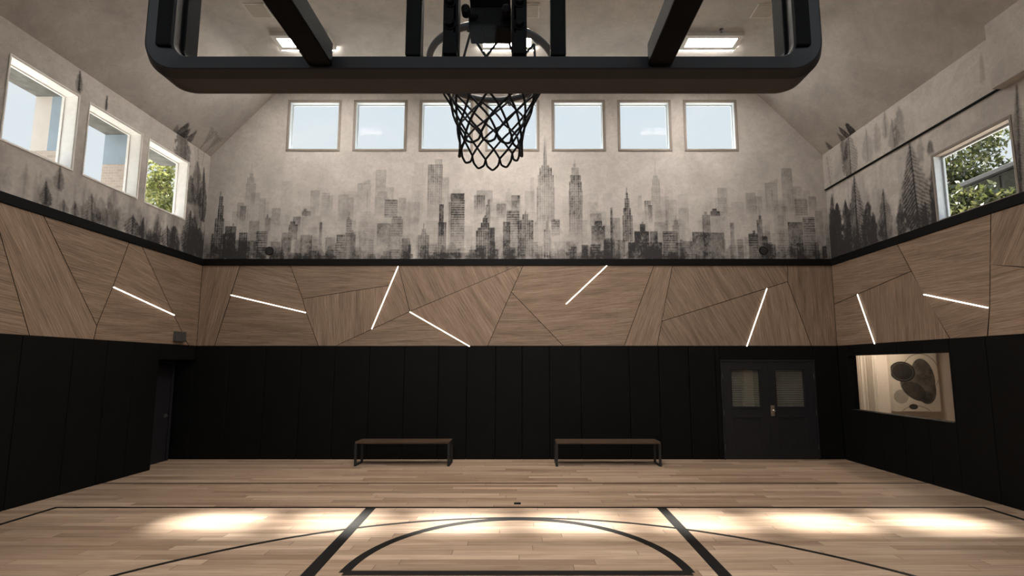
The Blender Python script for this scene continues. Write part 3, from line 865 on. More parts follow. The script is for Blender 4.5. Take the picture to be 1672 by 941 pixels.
slant_line('lane_line', 1.868, 6.86, 1.835, 3.8, 0.125)
line_box('free_throw_line', -1.66, 1.56, 4.71, 4.815)
def arc_line(name, cx, cy, r, w, a0, a1, n, h):
    mb = MB()
    ring = []
    for k in range(n + 1):
        a = a0 + (a1 - a0) * k / n
        ring.append([mb.bm.verts.new((cx + rr * math.cos(a), cy + rr * math.sin(a), z)) for rr, z in ((r - w / 2, 0), (r - w / 2, h), (r + w / 2, h), (r + w / 2, 0))])
    for A, B in zip(ring, ring[1:]):
        for i in range(3):
            mb.bm.faces.new((A[i], A[i + 1], B[i + 1], B[i]))
    return mb.build(name, 'court_paint', fl)
arc_line('free_throw_circle', -0.056, 4.766, 1.60, 0.10, 0, PI, 96, 0.0018)
arc_line('three_point_arc', -0.09, 1.70, 4.72, 0.055, 0.05, PI - 0.05, 160, 0.0020)
# small flush outlet cover in the boards
t = MB().box((-0.125, 7.02, 0.0), (-0.03, 7.09, 0.012), 0.004).build('floor_outlet', 'black_paint')
tag(t, 'small black outlet cover set in the floor boards just beyond the far boundary line', 'outlet')

# ceiling: two slopes and the flat strip between them
mb = MB()
T = 0.14
ya, yb = Y0 - 0.1, ZB + 0.2
def slab(a, b):
    mb.prism([(a[0], ya, a[1]), (b[0], ya, b[1]), (b[0], ya, b[1] + T), (a[0], ya, a[1] + T)], (0, yb - ya, 0))
sl_, sr_ = (ZC - EAVE) / (FL - XL), (ZC - EAVE) / (XR - FR)
slab((XL - 0.3, EAVE - 0.3 * sl_), (FL, ZC)); slab((FL, ZC), (FR, ZC)); slab((FR, ZC), (XR + 0.3, EAVE - 0.3 * sr_))
ce = mb.build('ceiling', 'shaded_plaster')
tag(ce, 'taupe plastered vaulted ceiling with two slopes and a flat ridge', kind='structure')

# the painted trees run on a little over the eaves in both far corners
for side, blobs in (('l', [(9.25, 6.72, 9.35, 6.40, 0.10, 0.75), (9.38, 6.66, 9.42, 6.38, 0.10, 0.7), (9.52, 6.70, 9.60, 6.40, 0.07, 0.65), (9.10, 6.60, 9.30, 6.36, 0.08, 0.5)]),
                    ('r', [(9.22, 6.70, 9.34, 6.40, 0.09, 0.8), (9.42, 6.72, 9.45, 6.40, 0.07, 0.75), (9.56, 6.66, 9.60, 6.40, 0.06, 0.5), (9.95, 6.66, 10.0, 6.40, 0.07, 0.6)])):
    ov = Ink(8.6, ZB, EAVE - 0.1, 7.0, 0.012)
    for b_ in blobs: ov.blob(*b_)
    if side == 'l':
        for tw in ((9.85, 6.84, 9.95, 6.42, 0.16, 0.55), (10.08, 6.80, 10.12, 6.42, 0.14, 0.5)): ov.twig(*tw)
    ov.res = ov.result()
    xs_, k_, o_ = (XL, sl_, 0.0015) if side == 'l' else (XR, -sr_, -0.0015)
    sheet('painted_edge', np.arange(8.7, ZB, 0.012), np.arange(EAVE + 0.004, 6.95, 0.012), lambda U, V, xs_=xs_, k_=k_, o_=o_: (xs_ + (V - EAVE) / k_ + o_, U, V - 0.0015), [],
          lambda U, V, ov=ov: sample(ov, U, V), 'shaded_plaster', ce)

# far wall: painted plaster above, black body below
def back_fn(U, V): return (U, np.full(U.shape, ZB), V)
cuts_u = [v for w in WIN_B for v in inner(w)[:2]]; cuts_v = [v for w in WIN_B for v in inner(w)[2:]]
wall_b = sheet('wall_back', fine_axis(XL, XR, XL, XR, STEP, cuts_u), fine_axis(BT - 0.03, 8.1, BT - 0.03, 6.5, STEP, cuts_v), back_fn,
               [inner(w) for w in WIN_B], lambda U, V: sample(city, U, V), 'mural_plaster')
tag(wall_b, 'far wall with a grey painted skyline above wood and black padding', kind='structure')
shell('upper_body', [XL - 0.3, XR + 0.3], [BT - 0.03, 8.25], [inner(w) for w in WIN_B], lambda a, b, c, d: ((a, ZB + 0.004, c), (b, ZB + 0.13, d)), 'exterior_render', wall_b)
shell('lower_body', [-7.45, XR + 0.16], [0.0, BT - 0.01], [DOOR], lambda a, b, c, d: ((a, ZB + FD, c), (b, ZB + 0.2, d)), 'wall_backing', wall_b)

# left wall
def left_fn(U, V): return (np.full(U.shape, XL), U, V)
cu = [v for w in WIN_L for v in inner(w, 0.018)[:2]]; cv = [v for w in WIN_L for v in inner(w, 0.018)[2:]]
HL = [inner(w, 0.018) for w in WIN_L]
wall_l = sheet('wall_left', fine_axis(Y0, ZB, 5.7, ZB, STEP, cu), fine_axis(BT - 0.03, 6.6, BT - 0.03, 6.6, STEP, cv), left_fn, HL,
               lambda U, V: sample(woods_l, U, V), 'mural_plaster')
tag(wall_l, 'left wall with a misty painted forest above wood and black padding', kind='structure')
shell('upper_body', [Y0, ZB + 0.1], [BT - 0.03, 6.75], HL, lambda a, b, c, d: ((XL - 0.23, a, c), (XL - 0.004, b, d)), 'exterior_render', wall_l)
shell('lower_body', [Y0, ZB + 0.1], [0.0, BT - 0.01], [REC], lambda a, b, c, d: ((-7.24, a, c), (XL - FD, b, d)), 'wall_backing', wall_l)

# right wall, with the deeper upper panel and the boxed beam
wr = inner(WIN_R, 0.03)
def right_fn(U, V): return (np.full(U.shape, XR), U, V)
wall_r = sheet('wall_right', fine_axis(Y0, ZB, 5.7, ZB, STEP, wr[:2]), fine_axis(BT - 0.03, 5.73, BT - 0.03, 5.73, STEP, wr[2:]), right_fn, [(wr[0], wr[1], 3.0, wr[3])],
               lambda U, V: sample(woods_r, U, V), 'mural_plaster')
tag(wall_r, 'right wall with dark painted fir trees above wood and black padding', kind='structure')
def rup_fn(U, V): return (np.full(U.shape, XR - 0.03), U, V)
sheet('upper_panel', fine_axis(Y0, ZB, 6.2, ZB, STEP), fine_axis(5.72, 6.62, 5.72, 6.62, STEP), rup_fn, [], lambda U, V: sample(woods_r, U, V), 'mural_plaster', wall_r)
MB().box((XR - 0.029, Y0, 5.72), (XR + 0.004, ZB, 6.6)).build('panel_body', 'exterior_render', wall_r)
shell('upper_body', [Y0, ZB + 0.1], [BT - 0.03, 6.75], [(wr[0], wr[1], BT - 0.03, wr[3])], lambda a, b, c, d: ((XR + 0.004, a, c), (XR + 0.17, b, d)), 'exterior_render', wall_r)
shell('lower_body', [Y0, ZB + 0.1], [0.0, BT - 0.01], [OPEN], lambda a, b, c, d: ((XR + FD, a, c), (XR + 0.16, b, d)), 'wall_backing', wall_r)
MB().box((XR - 0.036, 6.36, 5.700), (XR + 0.002, ZB + 0.02, 5.722)).build('reveal_strip', 'black_paint', wall_r)
tr4 = MB().box((XR - 0.15, Y0, 5.69), (XR + 0.002, 6.36, 6.75), 0.004).build('trim_4', 'mural_plaster')
tag(tr4, 'plastered boxed beam high on the right wall', kind='structure')

# wall behind the camera
WIN_K = [(x, x + 2.9, 2.9, 6.35) for x in (-6.3, -3.2, -0.1, 3.0)]
wall_k = shell('wall_rear', [XL - 0.3, XR + 0.3], [2.6, 8.2], WIN_K, lambda a, b, c, d: ((a, Y0 - 0.15, c), (b, Y0, d)), 'shaded_plaster', None)
tag(wall_k, 'plain plastered wall behind the hoop', kind='structure')
MB().box((-7.3, Y0 - 0.15, 0), (XR + 0.16, Y0, 2.6)).build('lower_body', 'pad_vinyl', wall_k)

# black band between mural and wood
for n, lo, hi, lab in ((1, (XL, ZB - 0.02, WT), (XR, ZB + FD, BT), 'black band under the skyline mural'),
                  (2, (XL - FD, Y0, WT), (XL + 0.02, ZB - 0.02, BT), 'black band along the left wall'),
                  (3, (XR - 0.02, Y0, WT), (XR + FD, ZB - 0.02, BT), 'black band along the right wall')):
    tag(MB().box(lo, hi, 0.004).build('trim_%d' % n, 'black_paint'), lab, kind='structure')

# ---- oak panels: irregular pieces, each with its own grain direction
def inset(poly, d):
    n = len(poly)
    area = sum(poly[i][0] * poly[(i + 1) % n][1] - poly[(i + 1) % n][0] * poly[i][1] for i in range(n))
    if area < 0: poly = poly[::-1]
    out = []
    for i in range(n):
        p0, p1, p2 = (Vector(poly[i - 1]), Vector(poly[i]), Vector(poly[(i + 1) % n]))
        e1 = (p1 - p0).normalized(); e2 = (p2 - p1).normalized()
        n1 = Vector((-e1.y, e1.x)); n2 = Vector((-e2.y, e2.x))
        k = n1 + n2
        out.append(p1 + k * (d / max(0.25, 0.5 * k.length_squared)))
    return out
def oak(wall, parent, poly, ang, gap=0.0055, depth=0.012):
    pts = inset(poly, gap)
    a = math.radians(ang); c, s = math.cos(a), math.sin(a)
    if wall == 'b':
        P = [(u, ZB, v) for u, v in pts]; d = (0, depth, 0); uv = lambda co: (co.x * c + co.z * s, -co.x * s + co.z * c + co.y * 0.3)
    elif wall == 'l':
        P = [(XL, u, v) for u, v in pts]; d = (-depth, 0, 0); uv = lambda co: (co.y * c + co.z * s, -co.y * s + co.z * c + co.x * 0.3)
    else:
        P = [(XR, u, v) for u, v in pts]; d = (depth, 0, 0); uv = lambda co: (-co.y * c + co.z * s, co.y * s + co.z * c + co.x * 0.3)
    o = MB().prism(P, d).build('oak_panel', 'oak_panel', parent, uvfn=uv)
    o.data.materials.append(MATS['black_paint'])               # blackened edges make the joints read as dark lines
    dn = Vector(d).normalized()
    for f in o.data.polygons:
        if abs(f.normal.dot(dn)) < 0.5: f.material_index = 1
    return o
for q, a in BACK_PANELS: oak('b', wall_b, q, a)
for q, a in RIGHT_PANELS: oak('r', wall_r, q, a)
for q, a in LEFT_PANELS: oak('l', wall_l, q, a)
for q, a in [([(6.71, WT), (5.2, WT), (5.55, 2.98), (6.83, 3.33), (6.80, 3.348)], 60), ([(6.80, 3.33), (5.55, 2.96), (5.6, WB), (6.95, WB), (6.876, 2.719)], 4),
             ([(5.2, WT), (2.6, WT), (3.1, WB), (5.6, WB), (5.55, 2.96)], -10), ([(2.6, WT), (Y0, WT), (Y0, WB), (3.1, WB)], 3)]:
    oak('r', wall_r, q, a)
for q, a in [([(6.806, WT), (7.854, 2.548), (7.823, WB), (6.80, WB), (6.10, WT)], -58), ([(6.10, WT), (6.80, WB), (5.0, WB), (4.4, WT)], -6),
             ([(4.4, WT), (5.0, WB), (2.0, WB), (2.6, WT)], 62), ([(2.6, WT), (2.0, WB), (Y0, WB), (Y0, WT)], 4)]:
    oak('l', wall_l, q, a)

for lo, hi, w_ in (((XL, ZB + 0.0122, WB), (XR, ZB + FD, WT), wall_b), ((XL - FD, Y0, WB), (XL - 0.0122, ZB, WT), wall_l), ((XR + 0.0122, Y0, WB), (XR + FD, ZB, WT), wall_r)):
    MB().box(lo, hi).build('panel_backing', 'wall_backing', w_)

# ---- black wall padding
def pad(lo, hi, parent, extra=None):
    mb = MB().box(lo, hi, 0.010)
    if extra: mb.box(*extra, 0.010)
    return mb.build('wall_pad', 'pad_vinyl', parent)
g = 0.004
xs = [-7.24, -6.86] + BACK_SEAMS + [DOOR[0] - 0.03]
for a, b in zip(xs, xs[1:]):
    top = WB - g if b > -6.8 else 2.0
    pad((a + g, ZB, 0.0), (b - g, ZB + FD, top), wall_b)
pad((DOOR[0] - 0.026, ZB, DOOR[3] + 0.03), (DOOR[1] + 0.026, ZB + FD, WB - g), wall_b)
pad((DOOR[1] + 0.03, ZB, 0.0), (XR, ZB + FD, WB - g), wall_b)
ys = [ZB] + [REC[0]] + LEFT_SEAMS[::-1] + [6.714 - 0.62 * k for k in range(1, 16)] + [Y0]
for b, a in zip(ys, ys[1:]):
    if b > 9.5:
        pad((XL - FD, a, REC[3] + 0.004), (XL, b, WB - g), wall_l)
    else:
        pad((XL - FD, a + g, 0.0), (XL, b - g, WB - g), wall_l)
ys = [ZB, 10.0, 9.75, 9.2, 8.659, 8.121, 7.60, 6.999] + [6.999 - 0.555 * k for k in range(1, 18)] + [Y0]
for b, a in zip(ys, ys[1:]):
    if a >= OPEN[0] - 0.01 and b <= OPEN[1] + 0.01:
        pad((XR, a + g, 0.0), (XR + FD, b - g, OPEN[2] - 0.004), wall_r, ((XR, a + g, OPEN[3] + 0.004), (XR + FD, b - g, WB - g)))
    else:
        pad((XR, a + g, 0.0), (XR + FD, b - g, WB - g), wall_r)

# ---- windows
def frame_boxes(mb, w, wd, place, bevel=0.003):
    (u0, u1, v0, v1) = w
    for a, b, c, d in ((u0, u1, v1 - wd, v1), (u0, u1, v0, v0 + wd), (u0, u0 + wd, v0 + wd, v1 - wd), (u1 - wd, u1, v0 + wd, v1 - wd)):
        lo, hi = place(a, b, c, d)
        mb.box(lo, hi, bevel)
    return mb
n = 0
for k, w in enumerate(WIN_B):
    n += 1
    mb = frame_boxes(MB(), w, CW, lambda a, b, c, d: ((a, ZB - 0.012, c), (b, ZB - 0.0005, d)))
    wi = frame_boxes(mb, (w[0] + 0.012, w[1] - 0.012, w[2] + 0.012, w[3] - 0.012), 0.022, lambda a, b, c, d: ((a, ZB - 0.02, c), (b, ZB - 0.0005, d))).build('window_%d' % n, 'taupe_trim')
    tag(wi, 'square clerestory window in the far wall, number %s from the left' % ('one two three four five six seven'.split()[k]), kind='structure')
    i = inner(w)
    frame_boxes(MB(), i, 0.010, lambda a, b, c, d: ((a, ZB + 0.002, c), (b, ZB + 0.128, d)), 0.0).build('jamb', 'pale_jamb', wi)
    frame_boxes(MB(), (i[0] + 0.010, i[1] - 0.010, i[2] + 0.010, i[3] - 0.010), 0.016, lambda a, b, c, d: ((a, ZB + 0.10, c), (b, ZB + 0.128, d)), 0.002).build('sash', 'pale_jamb', wi)
    MB().box((i[0] + 0.012, ZB + 0.110, i[2] + 0.012), (i[1] - 0.012, ZB + 0.116, i[3] - 0.012)).build('pane', 'window_glass', wi)
for k, w in enumerate(WIN_L):
    n += 1
    wi = frame_boxes(MB(), w, 0.018, lambda a, b, c, d: ((XL + 0.0005, a, c), (XL + 0.014, b, d)), 0.003).build('window_%d' % n, 'white_trim')
    tag(wi, 'white framed clerestory window in the left wall, %s' % ('nearest the camera', 'middle of three', 'nearest the corner')[k], kind='structure')
    i = inner(w, 0.018)
    mb = frame_boxes(MB(), i, 0.014, lambda a, b, c, d: ((XL - 0.245, a, c), (XL - 0.001, b, d)), 0.0)
    mb.build('jamb', 'white_trim', wi)
    frame_boxes(MB(), (i[0] + 0.014, i[1] - 0.014, i[2] + 0.014, i[3] - 0.014), 0.016, lambda a, b, c, d: ((XL - 0.225, a, c), (XL - 0.190, b, d)), 0.003).build('sash', 'white_trim', wi)
    MB().box((XL - 0.208, i[0] + 0.018, i[2] + 0.018), (XL - 0.202, i[1] - 0.018, i[3] - 0.018)).build('pane', 'window_glass', wi)
    # surround built out of the facade: a fin at the far side and a slab above
    x0, x1 = XL - 0.246, XL - 0.66
    MB().box((x1, i[0] - 0.02, i[3] + 0.0), (x0, i[1] + 0.14, i[3] + 0.12)).build('outer_slab', 'dark_concrete', wi)
    if k == 0:
        MB().box((x1, i[1] + 0.0, i[2] + 0.30), (x0 - 0.16, i[1] + 0.12, i[3] - 0.002)).build('outer_fin', 'render_panel', wi)
        MB().box((x0 - 0.16, i[1] + 0.0, i[2] + 0.30), (x0, i[1] + 0.12, i[3] - 0.002)).build('outer_fin', 'slate_cladding', wi)
        MB().box((x1, i[1] + 0.0, i[2] - 0.3), (x0, i[1] + 0.12, i[2] + 0.298)).build('outer_fin', 'pale_brick', wi)
    if k == 1:
        MB().box((x1, i[1] + 0.0, i[2] + 0.62), (x0, i[1] + 0.12, i[3] - 0.002)).build('outer_fin', 'slate_cladding', wi)
        MB().box((x1, i[1] + 0.0, i[2] - 0.3), (x0, i[1] + 0.12, i[2] + 0.618)).build('outer_fin', 'pale_brick', wi)
n += 1
w = WIN_R
wi = frame_boxes(MB(), w, 0.03, lambda a, b, c, d: ((XR - 0.012, a, max(c, BT)), (XR - 0.0005, b, d)) if d > BT else ((XR - 0.012, a, BT), (XR - 0.0005, b, BT + 0.004)), 0.002).build('window_%d' % n, 'taupe_trim')
tag(wi, 'wide window in the right wall resting on the black band', kind='structure')
ji = (wr[0], wr[1], BT - 0.02, wr[3])
mb = MB()
mb.box((XR + 0.001, ji[1] - 0.014, ji[2]), (XR + 0.17, ji[1], ji[3])).box((XR + 0.001, ji[0], ji[2]), (XR + 0.17, ji[0] + 0.014, ji[3]))
mb.build('jamb', 'pale_jamb', wi)
MB().box((XR + 0.001, ji[0], ji[3] - 0.014), (XR + 0.17, ji[1], ji[3])).build('head', 'taupe_trim', wi)
MB().box((XR + 0.001, ji[0], ji[2] - 0.02), (XR + 0.17, ji[1], ji[2] + 0.012)).build('sill', 'taupe_trim', wi)
frame_boxes(MB(), (ji[0] + 0.014, ji[1] - 0.014, ji[2] + 0.012, ji[3] - 0.014), 0.03, lambda a, b, c, d: ((XR + 0.12, a, c), (XR + 0.155, b, d)), 0.003).build('sash', 'pale_jamb', wi)
MB().box((XR + 0.135, ji[0] + 0.02, ji[2] + 0.02), (XR + 0.141, ji[1] - 0.02, ji[3] - 0.02)).build('pane', 'window_glass', wi)

# inner window to the room next door
n += 1
wi = frame_boxes(MB(), (OPEN[0] - 0.012, OPEN[1] + 0.012, OPEN[2] - 0.012, OPEN[3] + 0.012), 0.02, lambda a, b, c, d: ((XR - 0.006, a, c), (XR + 0.17, b, d)), 0.002).build('window_%d' % n, 'black_paint')
tag(wi, 'black framed inner window in the padded right wall', kind='structure')
MB().box((XR + 0.10, OPEN[0] + 0.006, OPEN[2] + 0.006), (XR + 0.106, OPEN[1] - 0.006, OPEN[3] - 0.006)).build('pane', 'window_glass', wi)

# unseen windows behind the hoop, added and enlarged for frontal daylight
for w in WIN_K:
    n += 1
    wi = frame_boxes(MB(), w, 0.05, lambda a, b, c, d: ((a, Y0 - 0.15, c), (b, Y0 + 0.012, d)), 0.003).build('window_%d' % n, 'taupe_trim')
    tag(wi, 'unseen tall window in the wall behind the hoop, added for fill daylight', kind='structure')
    MB().box((w[0] + 0.04, Y0 - 0.09, w[2] + 0.04), (w[1] - 0.04, Y0 - 0.084, w[3] - 0.04)).build('pane', 'window_glass', wi)

# ---- double door in the far wall
x0, x1, z0, z1 = DOOR
yd = ZB - 0.015
mb = MB()
mb.box((x0 - 0.03, yd, 0), (x0, ZB + 0.19, z1 + 0.03), 0.003).box((x1, yd, 0), (x1 + 0.03, ZB + 0.19, z1 + 0.03), 0.003).box((x0 - 0.03, yd - 0.008, z1), (x1 + 0.03, ZB + 0.19, z1 + 0.03), 0.003)
door = mb.build('door_1', 'door_paint')
tag(door, 'charcoal double door with louvred glass lights in the far wall', kind='structure')
xm = 5.105
for side, (a, b, g0, g1) in enumerate(((x0 + 0.004, xm - 0.003, 4.345, 4.925), (xm + 0.003, x1 - 0.004, 5.268, 5.850))):
    yf, ybk = ZB - 0.005, ZB + 0.04
    zg0, zg1, zp0, zp1 = 1.065, 1.822, 0.167, 0.858
    mb = MB()
    mb.box((a, yf, 0.006), (g0, ybk, z1 - 0.004)).box((g1, yf, 0.006), (b, ybk, z1 - 0.004))
    mb.box((g0, yf, zg1), (g1, ybk, z1 - 0.004)).box((g0, yf, zp1), (g1, ybk, zg0)).box((g0, yf, 0.006), (g1, ybk, zp0))
    mb.box((g0, yf + 0.014, zp0), (g1, ybk, zp1))
    # beads round the light and the sunk panel
    frame_boxes(mb, (g0 - 0.035, g1 + 0.035, zg0 - 0.035, zg1 + 0.035), 0.03, lambda p, q, r, s: ((p, yf - 0.008, r), (q, yf, s)), 0.003)
    frame_boxes(mb, (g0, g1, zp0, zp1), 0.02, lambda p, q, r, s: ((p, yf + 0.002, r), (q, yf + 0.014, s)), 0.003)
    leaf = mb.build('door_leaf', 'door_paint', door)
    MB().box((g0, yf + 0.012, zg0), (g1, yf + 0.016, zg1)).build('pane', 'window_glass', leaf)
    mb = MB()
    for k in range(21):
        zz = zg0 + 0.016 + (zg1 - zg0 - 0.03) * k / 20
        mb.prism([(g0 + 0.004, ZB + 0.028, zz - 0.005), (g0 + 0.004, ZB + 0.048, zz + 0.005), (g0 + 0.004, ZB + 0.048, zz + 0.009), (g0 + 0.004, ZB + 0.028, zz - 0.001)], (g1 - g0 - 0.008, 0, 0))
    mb.build('louvre_blind', 'blind_slat', leaf)
    hx = a - 0.002 if side == 0 else b + 0.002
    for zz in (0.25, 0.95, 1.70):
        MB().cyl((hx, yf - 0.006, zz - 0.05), (hx, yf - 0.006, zz + 0.05), 0.009, 10).build('hinge', 'grey_metal', leaf)
    if side == 1:
        hp = MB().box((5.128, yf - 0.010, 0.875), (5.205, yf - 0.0005, 1.092), 0.004).build('handle_plate', 'nickel', leaf)
        hp['label'] = 'brushed metal handle plate'
        MB().lathe([(0.010, 0), (0.010, -0.03), (0.026, -0.036), (0.028, -0.05), (0.020, -0.060), (0.004, -0.062)], (5.168, yf - 0.010, 0.985), 'y', 20).build('knob', 'nickel', leaf, True)
MB().box((x0 - 0.3, ZB + 0.45, 0), (x1 + 0.3, ZB + 0.47, 2.3)).build('lobby_back', 'dark_concrete', door)
MB().box((4.74, ZB + 0.30, 0), (4.94, ZB + 0.449, 2.24), 0.01).build('lobby_bright_band', 'blind_slat', door)  # pale box standing in for the lit band behind the left leaf
MB().box((4.55, ZB + 0.24, 2.235), (5.2, ZB + 0.29, 2.2495)).build('lobby_fill_lamp', 'lobby_glow', door)  # added lamp, warms the pale band and the slats
mb = MB()
mb.box((x0 - 0.3, ZB + 0.2, 2.25), (x1 + 0.3, ZB + 0.45, 2.3)).box((x0 - 0.3, ZB + 0.2, 0), (x0 - 0.26, ZB + 0.45, 2.25)).box((x1 + 0.26, ZB + 0.2, 0), (x1 + 0.3, ZB + 0.45, 2.25))
mb.build('lobby_body', 'wall_backing', door)

# ---- door in the recess of the left wall
d2 = MB().box((-7.262, 9.30, 0.006), (-7.225, 10.14, 1.93), 0.003).build('door_2', 'door_paint')
tag(d2, 'black flush door in the recess at the left end of the far wall', kind='structure')
frame_boxes(MB(), (9.23, 10.21, -0.05, 2.0), 0.06, lambda a, b, c, d: ((-7.24, a, max(c, 0.0)), (-7.205, b, max(d, 0.012))), 0.003).build('door_frame', 'door_paint', d2)
mb = MB().box((-7.225, 10.03, 0.86), (-7.218, 10.10, 0.94), 0.002)
mb.tube([(-7.22, 10.065, 0.90), (-7.175, 10.065, 0.90), (-7.170, 10.055, 0.90), (-7.170, 9.94, 0.90)], 0.009, 10).build('lever_handle', 'grey_metal', d2, True)
tag(MB().box((-7.45, REC[0] - 0.2, 0), (-7.263, ZB + 0.2, 2.3)).build('wall_recess', 'wall_backing'), 'dark wall closing the recess behind the black flush door', kind='structure')

# ------------------------------------------------------------------ room next door, seen through the inner window
AX0, AX1, AY0, AY1, AH = XR + 0.165, 10.4, 5.2, 10.95, 2.75
mb = MB()
mb.box((AX0, AY1, 0), (AX1 + 0.1, AY1 + 0.1, AH)).box((AX1, AY0, 0), (AX1 + 0.1, AY1, AH)).box((AX0, AY0 - 0.1, 0), (AX1 + 0.1, AY0, AH))
mb.box((AX0 - 0.004, ZB + 0.2, 0), (AX0 + 0.06, AY1, AH))
wa = mb.build('wall_gallery', 'gallery_plaster'); tag(wa, 'pale wall of the room next door, seen through the inner window', kind='structure')
tag(MB().box((AX0, AY0 - 0.1, AH), (AX1 + 0.1, AY1 + 0.1, AH + 0.1)).build('ceiling_gallery', 'gallery_plaster'), 'low ceiling of the room next door', kind='structure')
tag(MB().box((AX0 + 0.01, AY0 - 0.1, -0.1), (AX1 + 0.1, AY1 + 0.1, 0)).build('floor_gallery', 'floor_planks'), 'floor of the room next door', kind='structure')

# canvas with an abstract ink composition
cx0, cx1, cz0, cz1 = 8.095, 9.127, 0.917, 2.42
art = empty('wall_canvas', ((cx0 + cx1) / 2, AY1 - 0.02, cz0))
tag(art, 'abstract ink painting on a pale canvas, seen through the inner window', 'painting')
ar = Ink(cx0, cx1, cz0, cz1, 0.008)
def ell(cx, cz, rx, rz, rot=0.0, soft=0.02):
    c, s = math.cos(rot), math.sin(rot)
    x = (ar.U - cx) * c + (ar.Z - cz) * s; z = -(ar.U - cx) * s + (ar.Z - cz) * c
    q = np.sqrt((x / rx) ** 2 + (z / rz) ** 2)
    return np.clip((1 - q) / soft, 0, 1), q
def A(x, y): return (cx0 + (x - 500) * 0.00244, 2.165 - (y - 160) * 0.00244)
mo = fbm(ar.t.shape, (30, 30), 4, 0.6)
full = (slice(None), slice(None))
# large kidney shape from three overlapping lobes
a1, q1 = ell(*A(785, 385), 0.265, 0.46, 0.10, 0.05); a2, q2 = ell(*A(725, 460), 0.40, 0.27, -0.55, 0.05); a3, q3 = ell(*A(800, 470), 0.235, 0.34, 0.12, 0.05)
kid = np.maximum(np.maximum(a1, a2), a3)
ar.add(full, kid * (0.66 + 0.40 * mo))
a4, _ = ell(*A(690, 490), 0.29, 0.19, -0.40, 0.06); ar.add(full, a4 * kid * 0.62)
rim_ = np.clip(kid * (1 - np.clip((np.maximum(np.maximum(1 - q1, 1 - q2), 1 - q3)) / 0.09, 0, 1)), 0, 1); ar.add(full, rim_ * 0.8)
b1, r1 = ell(*A(604, 318), 0.285, 0.225, -0.12, 0.04); ar.add(full, b1 * 0.9); ar.add(full, b1 * (0.7 + 0.3 * mo))
ring = np.clip(1 - np.abs(r1 - 0.82) / 0.025, 0, 1); ar.t = np.where(ring > 0.3, np.maximum(ar.t, 0.30 * ring), ar.t)
b2, _ = ell(*A(575, 540), 0.165, 0.155, 0, 0.06); ar.add(full, b2 * (0.3 + 0.3 * mo))
b3, _ = ell(*A(678, 630), 0.10, 0.062, 0, 0.08); ar.add(full, b3 * 0.95)
for cx_, cz_, rx_, rz_ in ((*A(700, 760), 0.40, 0.34), (*A(770, 330), 0.40, 0.42)):
    _, q = ell(cx_, cz_, rx_, rz_); ar.add(full, np.clip(1 - np.abs(q - 1) / 0.026, 0, 1) * 0.95 * (1 - kid))
for k in range(14):
    d_, _ = ell(*A(830 + random.uniform(-35, 40), 345 + random.uniform(-45, 45)), 0.012, 0.012, 0, 0.3); ar.add(full, d_ * 0.8)
ar.res = ar.result()
m, nt, out = new_mat('canvas_paint'); gg = N(nt)
at_ = gg.node('ShaderNodeAttribute', attribute_name='ink').outputs['Fac']
wv = gg.noise(gg.obj(), 160, 2)
nt.links.new(gg.pbsdf(gg.mix(at_, gg.ramp(wv, [(0.3, (0.50, 0.45, 0.385)), (0.7, (0.57, 0.515, 0.445))]), (0.008, 0.007, 0.006)), 0.8, 0, gg.bump(wv, 0.1, 0.002)), out.inputs[0]); MATS['canvas_paint'] = m
face = sheet('painted_canvas', np.arange(cx0, cx1 + 0.004, 0.008), np.arange(cz0, cz1 + 0.004, 0.008), lambda U, V: (U, np.full(U.shape, AY1 - 0.092), V), [], lambda U, V: sample(ar, U, V), 'canvas_paint')
local(face, art)
local(MB().box((cx0, AY1 - 0.0915, cz0), (cx1, AY1 - 0.001, cz1), 0.002).build('stretcher', 'gallery_plaster'), art)

# sheer curtain at the left of the canvas
mb = MB()
cols = []
for k in range(221):
    u = k / 220
    x = 6.86 + 0.93 * u
    y = AY1 - 0.10 + 0.024 * math.sin(u * 96 + 1.5 * math.sin(u * 23)) * (0.7 + 0.3 * math.sin(u * 17))
    cols.append((mb.bm.verts.new((x, y, 0.03)), mb.bm.verts.new((x + 0.004 * math.sin(u * 40), y * 1.0, 1.4)), mb.bm.verts.new((x, AY1 - 0.10 + (y - AY1 + 0.10) * 0.7, 2.66))))
for p, q in zip(cols, cols[1:]):
    mb.bm.faces.new((p[0], q[0], q[1], p[1])); mb.bm.faces.new((p[1], q[1], q[2], p[2]))
cur = empty('sheer_curtain', (7.3, AY1 - 0.10, 0.03))
tag(cur, 'sheer pale curtain hanging left of the canvas in the room next door', 'curtain')
local(mb.build('fabric', 'sheer_fabric', None, True), cur)
local(MB().cyl((6.84, AY1 - 0.10, 2.675), (7.84, AY1 - 0.10, 2.675), 0.012, 12).build('curtain_rod', 'grey_metal'), cur)
# unseen lamp, added to light that room
gl = empty('gallery_fill_lamp', (7.75, 10.1, AH - 0.05))
tag(gl, 'added unseen ceiling lamp lighting the room next door', 'lamp')
local(MB().box((7.45, 9.8, AH - 0.05), (8.05, 10.4, AH), 0.004).build('housing', 'fixture_body'), gl)
local(MB().box((7.48, 9.83, AH - 0.056), (8.02, 10.37, AH - 0.0505)).build('diffuser', 'gallery_glow'), gl)

